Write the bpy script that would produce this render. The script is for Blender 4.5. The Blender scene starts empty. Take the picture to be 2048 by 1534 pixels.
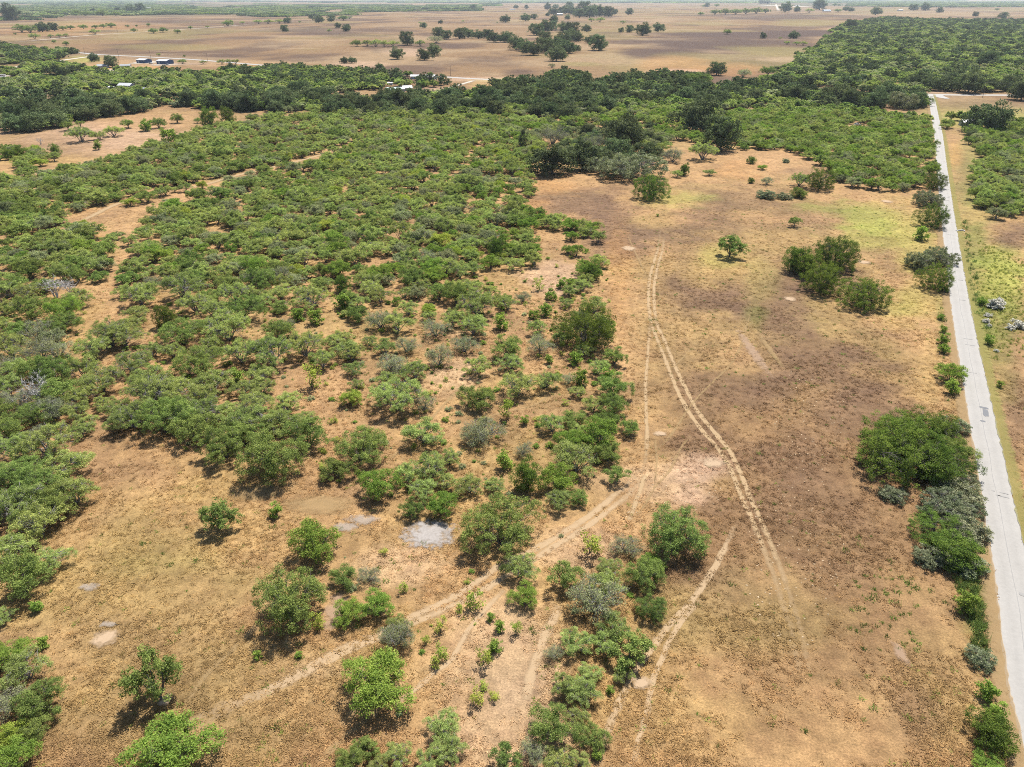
import bpy, math, random
import numpy as np
from mathutils import Vector

# ------------------------------------------------------------------ camera, light
F, PX0, PY0, H = 1421.0, 1024.0, 767.0, 80.0            # focal length in photo pixels, photo centre, drone height
PITCH = math.atan((PY0 + 7.0) / F)
CP, SP = math.cos(PITCH), math.sin(PITCH)
scene = bpy.context.scene
COL = scene.collection
cam_d = bpy.data.cameras.new('camera'); cam_d.sensor_width = 36.0
cam_d.lens = F / 2048 * 36.0; cam_d.clip_start = 0.5; cam_d.clip_end = 120000
cam = bpy.data.objects.new('camera', cam_d); COL.objects.link(cam)
cam.location = (0, 0, H); cam.rotation_euler = (math.pi / 2 - PITCH, 0, 0)
scene.camera = cam

SUN_EL, SUN_AZ = math.radians(62), math.radians(27)
world = bpy.data.worlds.new('World'); scene.world = world; world.use_nodes = True
wn = world.node_tree.nodes; wl = world.node_tree.links
sky = wn.new('ShaderNodeTexSky'); sky.sky_type = 'NISHITA'; sky.sun_disc = False
sky.sun_elevation = SUN_EL; sky.sun_rotation = SUN_AZ; sky.altitude = 150; sky.dust_density = 1.5
wl.new(sky.outputs[0], wn['Background'].inputs[0]); wn['Background'].inputs[1].default_value = 0.085
sd = bpy.data.lights.new('sun', 'SUN'); sd.energy = 5.0; sd.angle = math.radians(0.53); sd.color = (1.0, 0.95, 0.87)
sun = bpy.data.objects.new('sun', sd); COL.objects.link(sun)
sv = Vector((math.cos(SUN_EL) * math.sin(SUN_AZ), math.cos(SUN_EL) * math.cos(SUN_AZ), math.sin(SUN_EL)))
sun.rotation_euler = sv.to_track_quat('Z', 'Y').to_euler(); sun.location = (0, 0, 300)
vs = scene.view_settings
vs.view_transform = 'Standard'; vs.look = 'None'; vs.gamma = 1; vs.use_curve_mapping = False; vs.exposure = 1.08
scene.cycles.max_bounces = 6; scene.cycles.diffuse_bounces = 3; scene.cycles.transparent_max_bounces = 16
scene.cycles.volume_bounces = 0; scene.cycles.filter_width = 0.95; scene.cycles.use_denoising = False

RNG = np.random.default_rng(7)

# ------------------------------------------------------------------ helpers
def G(x, y):
    """photo pixel -> point on the ground, and metres per photo pixel there"""
    v = (y - PY0) / F; u = (x - PX0) / F
    t = H / (SP + v * CP)
    return u * t, (CP - v * SP) * t, t / F

def proj(X, Y):
    d = np.maximum(Y * CP + H * SP, 1e-3)
    return PX0 + F * X / d, PY0 + F * (H * CP - Y * SP) / d

def hash2(ix, iy, s):
    n = (ix.astype(np.int64) * 374761393 + iy.astype(np.int64) * 668265263 + s * 974634777) & 0x7fffffff
    n = ((n ^ (n >> 13)) * 1274126177) & 0x7fffffff
    return ((n ^ (n >> 16)) & 0xffff) / 65535.0

def vnoise(x, y, s=0):
    ix, iy = np.floor(x), np.floor(y); fx, fy = x - ix, y - iy
    fx, fy = fx * fx * (3 - 2 * fx), fy * fy * (3 - 2 * fy)
    a, b = hash2(ix, iy, s), hash2(ix + 1, iy, s); c, d = hash2(ix, iy + 1, s), hash2(ix + 1, iy + 1, s)
    return (a * (1 - fx) + b * fx) * (1 - fy) + (c * (1 - fx) + d * fx) * fy

def fbm(x, y, s=0, o=4):
    r, a, t = 0, 1.0, 0
    for i in range(o):
        r = r + a * vnoise(x, y, s + i * 17); t += a; a *= 0.5; x = x * 2.03 + 11.3; y = y * 2.03 + 5.7
    return r / t

def sstep(e0, e1, x):
    t = np.clip((x - e0) / (e1 - e0), 0, 1); return t * t * (3 - 2 * t)

def mesh_np(name, v, q, mats=(), midx=None, attrs=None, smooth=False):
    me = bpy.data.meshes.new(name)
    v = np.asarray(v, np.float32); q = np.asarray(q, np.int32)
    me.vertices.add(len(v)); me.vertices.foreach_set('co', v.ravel())
    if len(q):
        k = q.shape[1]
        me.loops.add(q.size); me.loops.foreach_set('vertex_index', q.ravel())
        me.polygons.add(len(q)); me.polygons.foreach_set('loop_start', np.arange(0, q.size, k, dtype=np.int32))
        if midx is not None: me.polygons.foreach_set('material_index', np.asarray(midx, np.int32))
        me.polygons.foreach_set('use_smooth', np.full(len(q), smooth, bool))
    for n, (typ, data) in (attrs or {}).items():
        a = me.attributes.new(n, typ, 'POINT')
        a.data.foreach_set({'FLOAT': 'value', 'INT': 'value', 'FLOAT_VECTOR': 'vector', 'FLOAT_COLOR': 'color'}[typ], np.asarray(data).ravel())
    for m in mats: me.materials.append(m)
    me.update(calc_edges=True)
    return me

def obj(name, data, parent=None, **props):
    o = bpy.data.objects.new(name, data); COL.objects.link(o)
    if parent is not None: o.parent = parent
    for k, v in props.items(): o[k] = v
    return o

class MB:
    """collects quads for one part"""
    def __init__(s): s.v = []; s.q = []; s.n = 0
    def add(s, v, q):
        v = np.asarray(v, float); q = np.asarray(q, int)
        s.v.append(v); s.q.append(q + s.n); s.n += len(v); return s
    def box(s, x0, x1, y0, y1, z0, z1):
        return s.add([(x, y, z) for z in (z0, z1) for y in (y0, y1) for x in (x0, x1)],
                     [(0, 2, 3, 1), (4, 5, 7, 6), (0, 1, 5, 4), (2, 6, 7, 3), (0, 4, 6, 2), (1, 3, 7, 5)])
    def tube(s, pts, rad, k=5):
        pts = np.asarray(pts, float); n = len(pts)
        d = np.gradient(pts, axis=0); d /= np.linalg.norm(d, axis=1)[:, None] + 1e-9
        ref = np.where(np.abs(d[:, 2:3]) > .9, [[1., 0, 0]], [[0, 0, 1.]])
        a = np.cross(d, ref); a /= np.linalg.norm(a, axis=1)[:, None] + 1e-9; b = np.cross(d, a)
        th = np.arange(k) * 2 * np.pi / k
        r = np.asarray(rad, float)[:, None, None]
        v = pts[:, None] + r * (np.cos(th)[None, :, None] * a[:, None] + np.sin(th)[None, :, None] * b[:, None])
        q = [(i * k + j, i * k + (j + 1) % k, (i + 1) * k + (j + 1) % k, (i + 1) * k + j) for i in range(n - 1) for j in range(k)]
        return s.add(v.reshape(-1, 3), q)
    def arrays(s): return np.concatenate(s.v), np.concatenate(s.q)
    def mesh(s, name, mat, smooth=False):
        v, q = s.arrays(); return mesh_np(name, v, q, [mat], smooth=smooth)
    def build(s, name, mat, parent=None, smooth=False, **p):
        return obj(name, s.mesh(name, mat, smooth), parent, **p)

# ------------------------------------------------------------------ materials
def new_mat(name):
    m = bpy.data.materials.new(name); m.use_nodes = True
    nt = m.node_tree; nt.nodes.clear()
    return m, nt, nt.nodes, nt.links

def plain(name, col, rough=.7, var=.12, scale=1.0, metal=0.0, spec=.3):
    m, nt, N, L = new_mat(name)
    o = N.new('ShaderNodeOutputMaterial'); p = N.new('ShaderNodeBsdfPrincipled')
    tc = N.new('ShaderNodeTexCoord'); nz = N.new('ShaderNodeTexNoise'); nz.inputs['Scale'].default_value = scale; nz.inputs['Detail'].default_value = 5
    mr = N.new('ShaderNodeMapRange'); mr.inputs['To Min'].default_value = 1 - var; mr.inputs['To Max'].default_value = 1 + var
    mx = N.new('ShaderNodeMix'); mx.data_type = 'RGBA'; mx.blend_type = 'MULTIPLY'; mx.inputs[0].default_value = 1
    L.new(tc.outputs['Object'], nz.inputs['Vector']); L.new(nz.outputs['Fac'], mr.inputs['Value'])
    mx.inputs[6].default_value = (*col, 1); L.new(mr.outputs[0], mx.inputs[7])
    L.new(mx.outputs[2], p.inputs['Base Color']); p.inputs['Roughness'].default_value = rough
    p.inputs['Metallic'].default_value = metal; p.inputs['Specular IOR Level'].default_value = spec
    L.new(p.outputs[0], o.inputs[0]); return m

def leaf_mat(name, ca, cb, trans=.32, rvar=.22, hvar=.03):
    m, nt, N, L = new_mat(name)
    o = N.new('ShaderNodeOutputMaterial')
    at = N.new('ShaderNodeAttribute'); at.attribute_name = 'lv'
    oi = N.new('ShaderNodeObjectInfo')
    mx = N.new('ShaderNodeMix'); mx.data_type = 'RGBA'; mx.inputs[6].default_value = (*ca, 1); mx.inputs[7].default_value = (*cb, 1)
    L.new(at.outputs['Fac'], mx.inputs[0])
    hs = N.new('ShaderNodeHueSaturation')
    h = N.new('ShaderNodeMapRange'); h.inputs['To Min'].default_value = .5 - hvar; h.inputs['To Max'].default_value = .5 + hvar * .6
    m2 = N.new('ShaderNodeMath'); m2.operation = 'MULTIPLY'; m2.inputs[1].default_value = 7.31
    m3 = N.new('ShaderNodeMath'); m3.operation = 'FRACT'
    v = N.new('ShaderNodeMapRange'); v.inputs['To Min'].default_value = 1 - rvar; v.inputs['To Max'].default_value = 1 + rvar
    L.new(oi.outputs['Random'], h.inputs['Value']); L.new(oi.outputs['Random'], m2.inputs[0]); L.new(m2.outputs[0], m3.inputs[0]); L.new(m3.outputs[0], v.inputs['Value'])
    L.new(h.outputs[0], hs.inputs['Hue']); L.new(v.outputs[0], hs.inputs['Value']); L.new(mx.outputs[2], hs.inputs['Color'])
    d = N.new('ShaderNodeBsdfDiffuse'); t = N.new('ShaderNodeBsdfTranslucent'); ms = N.new('ShaderNodeMixShader'); ms.inputs[0].default_value = trans
    tm = N.new('ShaderNodeMix'); tm.data_type = 'RGBA'; tm.blend_type = 'MULTIPLY'; tm.inputs[0].default_value = 1; tm.inputs[7].default_value = (1.12, 1.18, .75, 1)
    L.new(hs.outputs[0], d.inputs[0]); L.new(hs.outputs[0], tm.inputs[6]); L.new(tm.outputs[2], t.inputs[0])
    L.new(d.outputs[0], ms.inputs[1]); L.new(t.outputs[0], ms.inputs[2]); L.new(ms.outputs[0], o.inputs[0])
    return m

M = {
 'mesq': leaf_mat('mesquite_leaf', (.148, .194, .060), (.402, .462, .150), .40, .20, .020),
 'deep': leaf_mat('deep_leaf', (.090, .136, .040), (.255, .325, .088), .36, .20, .018),
 'grey': leaf_mat('greyish_leaf', (.165, .190, .098), (.320, .345, .175), .36, .2, .02),
 'oak': leaf_mat('oak_leaf', (.052, .078, .038), (.150, .188, .088), .24, .34),
 'fuzzy': leaf_mat('fuzzy_leaf', (.060, .102, .022), (.165, .225, .045), .36, .2, .02),
 'vine': leaf_mat('vine_leaf', (.100, .124, .064), (.310, .325, .200), .25, .15),
 'yellow': leaf_mat('yellow_green_leaf', (.190, .240, .042), (.340, .400, .078), .40, .1, .02),
 'bright': leaf_mat('bright_leaf', (.110, .182, .036), (.265, .360, .072), .40, .12, .014),
 'white': leaf_mat('white_blossom', (.42, .40, .35), (.58, .56, .50), .15, .08, 0),
 'bark': plain('bark', (.105, .092, .084), .9, .3, 3),
 'grey_bark': plain('grey_bark', (.175, .165, .160), .9, .25, 3),
 'pale_bark': plain('pale_bark', (.36, .345, .33), .9, .2, 3),
}

# ground colours (albedo)
C = {k: np.array(v) for k, v in dict(
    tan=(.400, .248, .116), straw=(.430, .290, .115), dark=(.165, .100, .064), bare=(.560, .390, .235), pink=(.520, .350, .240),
    gravel=(.52, .47, .42), green=(.185, .205, .048), lime=(.330, .340, .075), olive=(.300, .245, .085), soil=(.450, .275, .135),
    far=(.240, .150, .074), fardark=(.095, .058, .042), fieldbrown=(.255, .155, .078), farpale=(.36, .26, .15), farlime=(.235, .190, .070), wood=(.075, .095, .045), orange=(.46, .245, .090)).items()}
C = {k: v * .635 for k, v in C.items()}

def ground_mat():
    m, nt, N, L = new_mat('dry_ground')
    o = N.new('ShaderNodeOutputMaterial'); p = N.new('ShaderNodeBsdfPrincipled'); p.inputs['Roughness'].default_value = .95; p.inputs['Specular IOR Level'].default_value = .1
    at = N.new('ShaderNodeAttribute'); at.attribute_name = 'gcol'
    geo = N.new('ShaderNodeNewGeometry')
    def noise(sc, det, rough=.6):
        n = N.new('ShaderNodeTexNoise'); n.inputs['Scale'].default_value = sc; n.inputs['Detail'].default_value = det; n.inputs['Roughness'].default_value = rough
        L.new(geo.outputs['Position'], n.inputs['Vector']); return n
    def rng(n, a, b, lo=.25, hi=.75):
        r = N.new('ShaderNodeMapRange'); r.inputs['From Min'].default_value = lo; r.inputs['From Max'].default_value = hi
        r.inputs['To Min'].default_value = a; r.inputs['To Max'].default_value = b; L.new(n.outputs['Fac'], r.inputs['Value']); return r
    def mul(a, b):
        x = N.new('ShaderNodeMix'); x.data_type = 'RGBA'; x.blend_type = 'MULTIPLY'; x.inputs[0].default_value = 1
        L.new(a, x.inputs[6]); L.new(b, x.inputs[7]); return x.outputs[2]
    n1, n2, n3 = noise(.09, 5), noise(.55, 4), noise(3.4, 5, .8)
    c = mul(at.outputs['Color'], rng(n1, .74, 1.24).outputs[0])
    c = mul(c, rng(n2, .68, 1.30).outputs[0])
    c = mul(c, rng(n3, .42, 1.50).outputs[0])
    # straw-yellow and grey-brown drifts of the grass itself
    dr = noise(.22, 6, .65); mx = N.new('ShaderNodeMix'); mx.data_type = 'RGBA'; mx.blend_type = 'MULTIPLY'
    L.new(rng(dr, 0, 1, .45, .7).outputs[0], mx.inputs[0]); L.new(c, mx.inputs[6]); mx.inputs[7].default_value = (.78, .74, .76, 1)
    L.new(mx.outputs[2], p.inputs['Base Color'])
    b = N.new('ShaderNodeBump'); b.inputs['Strength'].default_value = .9; b.inputs['Distance'].default_value = .22
    ad = N.new('ShaderNodeMath'); ad.operation = 'ADD'; L.new(n3.outputs['Fac'], ad.inputs[0]); L.new(n2.outputs['Fac'], ad.inputs[1])
    L.new(ad.outputs[0], b.inputs['Height']); L.new(b.outputs[0], p.inputs['Normal'])
    L.new(p.outputs[0], o.inputs[0]); return m

def inst_col_mat(name, mulc=(1, 1, 1), var=.3, trans=.25):
    m, nt, N, L = new_mat(name)
    o = N.new('ShaderNodeOutputMaterial'); at = N.new('ShaderNodeAttribute'); at.attribute_type = 'INSTANCER'; at.attribute_name = 'gcol'
    oi = N.new('ShaderNodeObjectInfo'); r = N.new('ShaderNodeMapRange'); r.inputs['To Min'].default_value = 1 - var; r.inputs['To Max'].default_value = 1 + var
    L.new(oi.outputs['Random'], r.inputs['Value'])
    x = N.new('ShaderNodeMix'); x.data_type = 'RGBA'; x.blend_type = 'MULTIPLY'; x.inputs[0].default_value = 1
    L.new(at.outputs['Color'], x.inputs[6]); L.new(r.outputs[0], x.inputs[7])
    d = N.new('ShaderNodeBsdfDiffuse'); t = N.new('ShaderNodeBsdfTranslucent'); ms = N.new('ShaderNodeMixShader'); ms.inputs[0].default_value = trans
    L.new(x.outputs[2], d.inputs[0]); L.new(x.outputs[2], t.inputs[0]); L.new(d.outputs[0], ms.inputs[1]); L.new(t.outputs[0], ms.inputs[2]); L.new(ms.outputs[0], o.inputs[0])
    return m

def soft_mat(name, ca, cb, amount=.8, scale=.8, rag=1.6):
    ca, cb = [x * .55 for x in ca], [x * .55 for x in cb]
    """soil worn bare: fades into the grass along its ragged edge"""
    m, nt, N, L = new_mat(name)
    o = N.new('ShaderNodeOutputMaterial'); p = N.new('ShaderNodeBsdfPrincipled'); p.inputs['Roughness'].default_value = .95; p.inputs['Specular IOR Level'].default_value = .1
    at = N.new('ShaderNodeAttribute'); at.attribute_name = 'edge'; geo = N.new('ShaderNodeNewGeometry')
    n = N.new('ShaderNodeTexNoise'); n.inputs['Scale'].default_value = scale; n.inputs['Detail'].default_value = 6; n.inputs['Roughness'].default_value = .7
    L.new(geo.outputs['Position'], n.inputs['Vector'])
    s = N.new('ShaderNodeMath'); s.operation = 'MULTIPLY_ADD'; s.inputs[1].default_value = rag; s.inputs[2].default_value = -.5 * rag
    L.new(n.outputs['Fac'], s.inputs[0])
    e = N.new('ShaderNodeMath'); e.operation = 'MULTIPLY_ADD'; e.inputs[1].default_value = 1.1; L.new(at.outputs['Fac'], e.inputs[0]); L.new(s.outputs[0], e.inputs[2])
    r = N.new('ShaderNodeMapRange'); r.inputs['From Min'].default_value = .12; r.inputs['From Max'].default_value = .85; r.inputs['To Max'].default_value = amount; L.new(e.outputs[0], r.inputs['Value'])
    n2 = N.new('ShaderNodeTexNoise'); n2.inputs['Scale'].default_value = 3.5; n2.inputs['Detail'].default_value = 4; L.new(geo.outputs['Position'], n2.inputs['Vector'])
    mx = N.new('ShaderNodeMix'); mx.data_type = 'RGBA'; mx.inputs[6].default_value = (*ca, 1); mx.inputs[7].default_value = (*cb, 1); L.new(n2.outputs['Fac'], mx.inputs[0])
    L.new(mx.outputs[2], p.inputs['Base Color'])
    t = N.new('ShaderNodeBsdfTransparent'); ms = N.new('ShaderNodeMixShader')
    L.new(r.outputs[0], ms.inputs[0]); L.new(t.outputs[0], ms.inputs[1]); L.new(p.outputs[0], ms.inputs[2]); L.new(ms.outputs[0], o.inputs[0])
    return m

def road_mat():
    m, nt, N, L = new_mat('chip_seal')
    o = N.new('ShaderNodeOutputMaterial'); p = N.new('ShaderNodeBsdfPrincipled'); p.inputs['Roughness'].default_value = .85
    geo = N.new('ShaderNodeNewGeometry'); at = N.new('ShaderNodeAttribute'); at.attribute_name = 'edge'
    def noise(sc, det):
        n = N.new('ShaderNodeTexNoise'); n.inputs['Scale'].default_value = sc; n.inputs['Detail'].default_value = det; n.inputs['Roughness'].default_value = .7
        L.new(geo.outputs['Position'], n.inputs['Vector']); return n
    n1, n2 = noise(.25, 6), noise(2.2, 5)
    c1 = N.new('ShaderNodeMix'); c1.data_type = 'RGBA'; c1.inputs[6].default_value = (.176, .167, .154, 1); c1.inputs[7].default_value = (.246, .235, .217, 1); L.new(n1.outputs['Fac'], c1.inputs[0])
    r = N.new('ShaderNodeMapRange'); r.inputs['From Min'].default_value = .3; r.inputs['From Max'].default_value = .7; r.inputs['To Min'].default_value = .92; r.inputs['To Max'].default_value = 1.06; L.new(n2.outputs['Fac'], r.inputs['Value'])
    c2 = N.new('ShaderNodeMix'); c2.data_type = 'RGBA'; c2.blend_type = 'MULTIPLY'; c2.inputs[0].default_value = 1; L.new(c1.outputs[2], c2.inputs[6]); L.new(r.outputs[0], c2.inputs[7])
    # wheel paths polished a little darker
    w = N.new('ShaderNodeMapRange'); w.inputs['To Min'].default_value = .86; w.inputs['To Max'].default_value = 1.05; L.new(at.outputs['Fac'], w.inputs['Value'])
    c3 = N.new('ShaderNodeMix'); c3.data_type = 'RGBA'; c3.blend_type = 'MULTIPLY'; c3.inputs[0].default_value = 1; L.new(c2.outputs[2], c3.inputs[6]); L.new(w.outputs[0], c3.inputs[7])
    L.new(c3.outputs[2], p.inputs['Base Color']); L.new(p.outputs[0], o.inputs[0]); return m

M['ground'] = ground_mat()
M['road'] = road_mat()
M['track'] = soft_mat('worn_track', (.47, .32, .165), (.60, .44, .265), .82, .9, 1.3)
M['sandy'] = soft_mat('sandy_track', (.56, .40, .23), (.66, .48, .30), .72, .9, 1.5)
M['faint'] = soft_mat('faint_track', (.44, .30, .14), (.53, .375, .195), .5, .9, 1.7)
M['patch'] = soft_mat('bare_soil', (.53, .38, .24), (.62, .46, .31), .85, .9, 2.0)
M['gravel'] = soft_mat('pale_gravel', (.34, .31, .29), (.58, .54, .51), .85, .9, 2.6)
M['pale'] = soft_mat('pale_soil', (.44, .38, .32), (.56, .49, .43), .55, 1.0, 2.8)
M['verge'] = soft_mat('verge_grass', (.30, .29, .09), (.42, .36, .12), .55, .9, 2.8)
M['red_verge'] = soft_mat('verge_soil', (.42, .28, .14), (.50, .36, .19), .6, .9, 2.4)
M['pink'] = soft_mat('pinkish_soil', (.50, .34, .23), (.56, .40, .28), .55, .7, 2.6)
M['caliche'] = soft_mat('caliche', (.55, .48, .39), (.66, .59, .50), 1.0, .2)
M['tar'] = plain('asphalt', (.085, .088, .095), .7, .2, 3)
M['seal'] = plain('crack_seal', (.165, .160, .152), .7, .2, 2)

# ------------------------------------------------------------------ ground sheet
def axis(lo_fine, hi_fine, step, lo, hi, g):
    a = list(np.arange(lo_fine, hi_fine + .01, step)); s = step
    while a[-1] < hi: s *= (1 + g); a.append(a[-1] + s)
    s = step; b = [lo_fine]
    while b[-1] > lo: s *= (1 + g); b.append(b[-1] - s)
    return np.array(b[:0:-1] + a)

# patches of ground with a colour of their own: photo x, y, half-width, half-height, colour, strength
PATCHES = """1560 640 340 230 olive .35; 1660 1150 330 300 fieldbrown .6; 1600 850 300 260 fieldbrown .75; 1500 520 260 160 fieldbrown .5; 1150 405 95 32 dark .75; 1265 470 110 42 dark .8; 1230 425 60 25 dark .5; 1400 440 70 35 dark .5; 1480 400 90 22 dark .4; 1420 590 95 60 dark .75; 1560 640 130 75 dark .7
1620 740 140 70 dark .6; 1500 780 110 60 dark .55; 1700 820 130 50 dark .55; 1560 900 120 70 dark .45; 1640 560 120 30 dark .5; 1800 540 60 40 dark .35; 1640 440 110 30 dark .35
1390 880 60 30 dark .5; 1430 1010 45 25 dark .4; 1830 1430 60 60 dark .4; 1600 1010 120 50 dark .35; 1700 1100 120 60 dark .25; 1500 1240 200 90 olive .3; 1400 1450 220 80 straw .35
1340 400 65 22 lime .45; 1310 440 60 18 straw .6; 1450 535 80 40 straw .75; 1440 520 50 22 lime .35; 1740 430 110 38 lime .65; 1760 470 90 30 lime .5; 1840 420 50 40 straw .6; 1690 420 90 20 green .4
1835 560 55 110 straw .6; 1830 600 45 70 lime .35; 1840 500 50 60 lime .4; 1800 640 85 50 straw .7; 1790 620 60 30 lime .35; 1860 700 30 120 straw .4; 1520 560 40 60 olive .45; 1510 640 25 40 green .4; 1770 400 60 25 straw .6; 1570 480 80 25 straw .4
1100 370 60 20 orange .5; 1060 440 40 40 orange .5; 1240 560 30 120 orange .35; 1240 700 40 90 soil .4; 1330 960 130 45 bare .55; 1390 945 70 32 pink .6; 1380 990 40 22 pink .5
1480 700 45 60 soil .4; 1240 1000 60 60 soil .3; 1180 1080 120 60 soil .5; 900 1200 160 80 soil .6; 960 1320 170 100 bare .6; 1000 1460 150 90 bare .6; 780 1140 90 40 bare .5; 1150 1100 80 40 bare .5; 620 1340 120 40 bare .35; 860 1300 100 60 soil .5; 640 1400 220 90 soil .35
920 740 60 60 bare .5; 1100 560 70 30 pink .55; 880 850 90 60 soil .5; 1050 830 100 40 soil .5; 420 960 140 50 straw .4; 300 1000 160 60 straw .35; 330 1120 140 50 olive .35; 280 1200 90 40 straw .4
500 1180 100 60 olive .2; 150 1350 120 100 straw .35; 220 820 60 60 soil .4; 250 480 45 45 soil .6; 230 580 40 60 soil .6; 180 480 30 30 orange .4; 420 390 90 22 soil .6; 300 400 60 20 soil .4
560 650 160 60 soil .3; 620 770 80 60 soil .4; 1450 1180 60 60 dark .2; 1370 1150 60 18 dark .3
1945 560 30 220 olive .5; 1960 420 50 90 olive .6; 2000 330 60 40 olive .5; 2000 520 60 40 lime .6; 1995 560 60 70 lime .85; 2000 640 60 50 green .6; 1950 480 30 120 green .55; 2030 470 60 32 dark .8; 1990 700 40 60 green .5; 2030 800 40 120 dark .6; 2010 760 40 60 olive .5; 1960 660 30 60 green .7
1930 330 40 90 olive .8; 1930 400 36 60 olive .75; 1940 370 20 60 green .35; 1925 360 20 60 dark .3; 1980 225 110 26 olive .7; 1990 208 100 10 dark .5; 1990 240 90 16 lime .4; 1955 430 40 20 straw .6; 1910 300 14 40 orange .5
1560 320 110 26 soil .5; 1480 340 60 24 orange .4; 1640 345 60 14 dark .4; 1290 270 60 24 dark .4; 1270 260 60 24 soil .6; 1090 240 60 14 soil .7
1950 1200 30 80 green .85; 1935 1120 40 50 green .5; 1955 1290 20 40 green .7; 1880 640 8 120 olive .7; 1885 830 10 120 soil .4
200 275 180 34 pink .55; 100 290 120 26 far .5; 280 245 110 20 soil .5; 60 320 70 14 straw .4; 120 410 100 16 orange .4; 160 405 80 12 olive .4; 30 345 40 12 straw .5
250 130 120 16 soil .5; 320 138 60 9 orange .6; 190 140 50 8 orange .6; 170 118 30 7 lime .6; 340 150 40 10 farlime .7; 10 158 30 12 soil .7; 470 130 110 8 soil .4; 560 183 60 9 soil .7; 700 193 20 6 orange .7; 690 190 30 8 bare .5
870 186 50 10 pink .6; 970 168 30 9 straw .5; 1030 160 90 4 lime .6; 1700 57 45 6 pink .5; 2020 135 40 8 pink .6; 1750 178 100 6 soil .6; 1900 183 60 4 pink .5; 960 158 80 5 pink .5"""
FARP = """1450 86 230 28 fardark .5; 1500 70 190 9 fardark .95; 1400 92 190 17 fardark .95; 1600 68 140 7 fardark .9; 1290 106 100 12 fardark .9; 1560 34 150 7 fardark .8; 1250 84 60 5 fardark .5; 1450 112 130 10 farlime .5; 1540 103 120 12 farlime .75; 1420 48 90 5 farlime .5; 1600 45 70 7 farlime .6
1040 143 50 9 fardark .8; 1000 130 70 8 fardark .4; 930 92 50 6 fardark .7; 960 118 60 8 fardark .5; 900 125 90 7 fardark .35; 820 105 50 8 pink .4; 1000 75 50 6 far .4; 1160 128 50 5 farlime .7; 1340 130 80 16 orange .45; 1480 138 80 14 orange .45
640 62 140 7 fardark .75; 500 76 60 4 fardark .7; 590 68 120 3 fardark .7; 560 110 160 6 fardark .3; 440 112 50 5 fardark .6; 600 118 70 5 fardark .5; 350 95 110 7 farlime .6; 300 70 120 7 farlime .55; 420 62 80 6 farlime .5; 200 52 120 9 orange .3; 100 60 120 12 orange .35; 580 85 110 8 farpale .35; 460 44 140 4 fardark .4; 300 40 160 4 fardark .4
100 95 100 8 far .6; 720 128 60 8 pink .4; 770 62 60 4 fardark .6; 700 72 70 3 fardark .6; 850 50 120 8 far .4; 1250 25 200 6 farlime .25; 1180 48 120 5 farlime .3; 1000 44 90 5 farpale .3; 1310 60 60 5 farpale .4; 1560 120 60 6 farpale .7; 1350 145 60 6 pink .5
1760 20 70 5 farlime .6; 1880 26 140 7 farpale .35; 2000 20 60 5 farlime .5; 640 22 160 5 farpale .3; 150 20 80 3 farpale .4; 100 5 300 2 wood .6; 400 27 300 2 wood .4; 1500 4 600 2 wood .5; 820 16 130 5 wood .5; 1000 4 500 2.5 wood .6; 250 30 300 4 wood .35; 350 12 380 6 wood .55; 1700 10 250 3 wood .6; 1950 8 160 4 wood .7"""
# woods whose floor is darker leaf litter
def parse_p(s): return [(float(a), float(b), float(c), float(d), k, float(st)) for a, b, c, d, k, st in (e.split() for ln in s.split('\n') for e in ln.split(';'))]
PATCH = parse_p(PATCHES) + parse_p(FARP)

def ground_colour(X, Y):
    px, py = proj(X, Y); behind = Y < 8
    n1 = fbm(X / 45, Y / 45, 1, 5); n2 = fbm(X / 14, Y / 14, 5, 4); n3 = fbm(X / 110, Y / 240, 9, 5)
    dist = np.hypot(X, Y)
    far = sstep(420, 900, dist)[:, None]
    c = C['tan'] * (1 - far) + C['far'] * far
    def mix(c, key, w): return c * (1 - w[:, None]) + C[key] * w[:, None]
    c = mix(c, 'straw', sstep(.50, .72, n1) * .55 * (1 - far[:, 0]))
    c = mix(c, 'dark', sstep(.55, .75, n2) * .35 * (1 - far[:, 0]))
    c = mix(c, 'olive', sstep(.55, .75, fbm(X / 30 + 40, Y / 30, 21)) * .3 * (1 - far[:, 0]))
    c = mix(c, 'fardark', sstep(.50, .62, n3) * .7 * far[:, 0])
    c = mix(c, 'farlime', sstep(.54, .72, fbm(X / 200 + 7, Y / 260, 33)) * .55 * far[:, 0])
    c = mix(c, 'farpale', sstep(.54, .66, fbm(X / 170 + 3, Y / 120, 61)) * .5 * far[:, 0])
    wob = (fbm(X / 18, Y / 18, 40) - .5) * 1.5 + (fbm(X / 5, Y / 5, 44) - .5) * .7
    wobf = (fbm(X / 120, Y / 160, 50) - .5) * 1.6
    wb = np.where(dist > 600, wobf, wob)
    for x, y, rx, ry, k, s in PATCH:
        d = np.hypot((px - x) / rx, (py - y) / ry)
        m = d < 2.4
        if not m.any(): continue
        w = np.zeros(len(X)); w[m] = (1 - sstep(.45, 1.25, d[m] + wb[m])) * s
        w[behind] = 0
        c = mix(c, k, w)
    return c

ax = axis(-150, 190, 2.0, -45000, 45000, .035); ay = axis(40, 330, 1.6, -3000, 62000, .0125)
gx, gy = np.meshgrid(ax, ay); nx, ny = len(ax), len(ay)
X, Y = gx.ravel(), gy.ravel()
gc = ground_colour(X, Y)
ii = np.arange(nx * ny).reshape(ny, nx)
gq = np.stack([ii[:-1, :-1], ii[:-1, 1:], ii[1:, 1:], ii[1:, :-1]], -1).reshape(-1, 4)
obj('ground', mesh_np('ground', np.stack([X, Y, 0 * X], 1), gq, [M['ground']], attrs={'gcol': ('FLOAT_COLOR', np.column_stack([gc, np.ones(len(gc))]).astype(np.float32))}), kind='structure')

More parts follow.
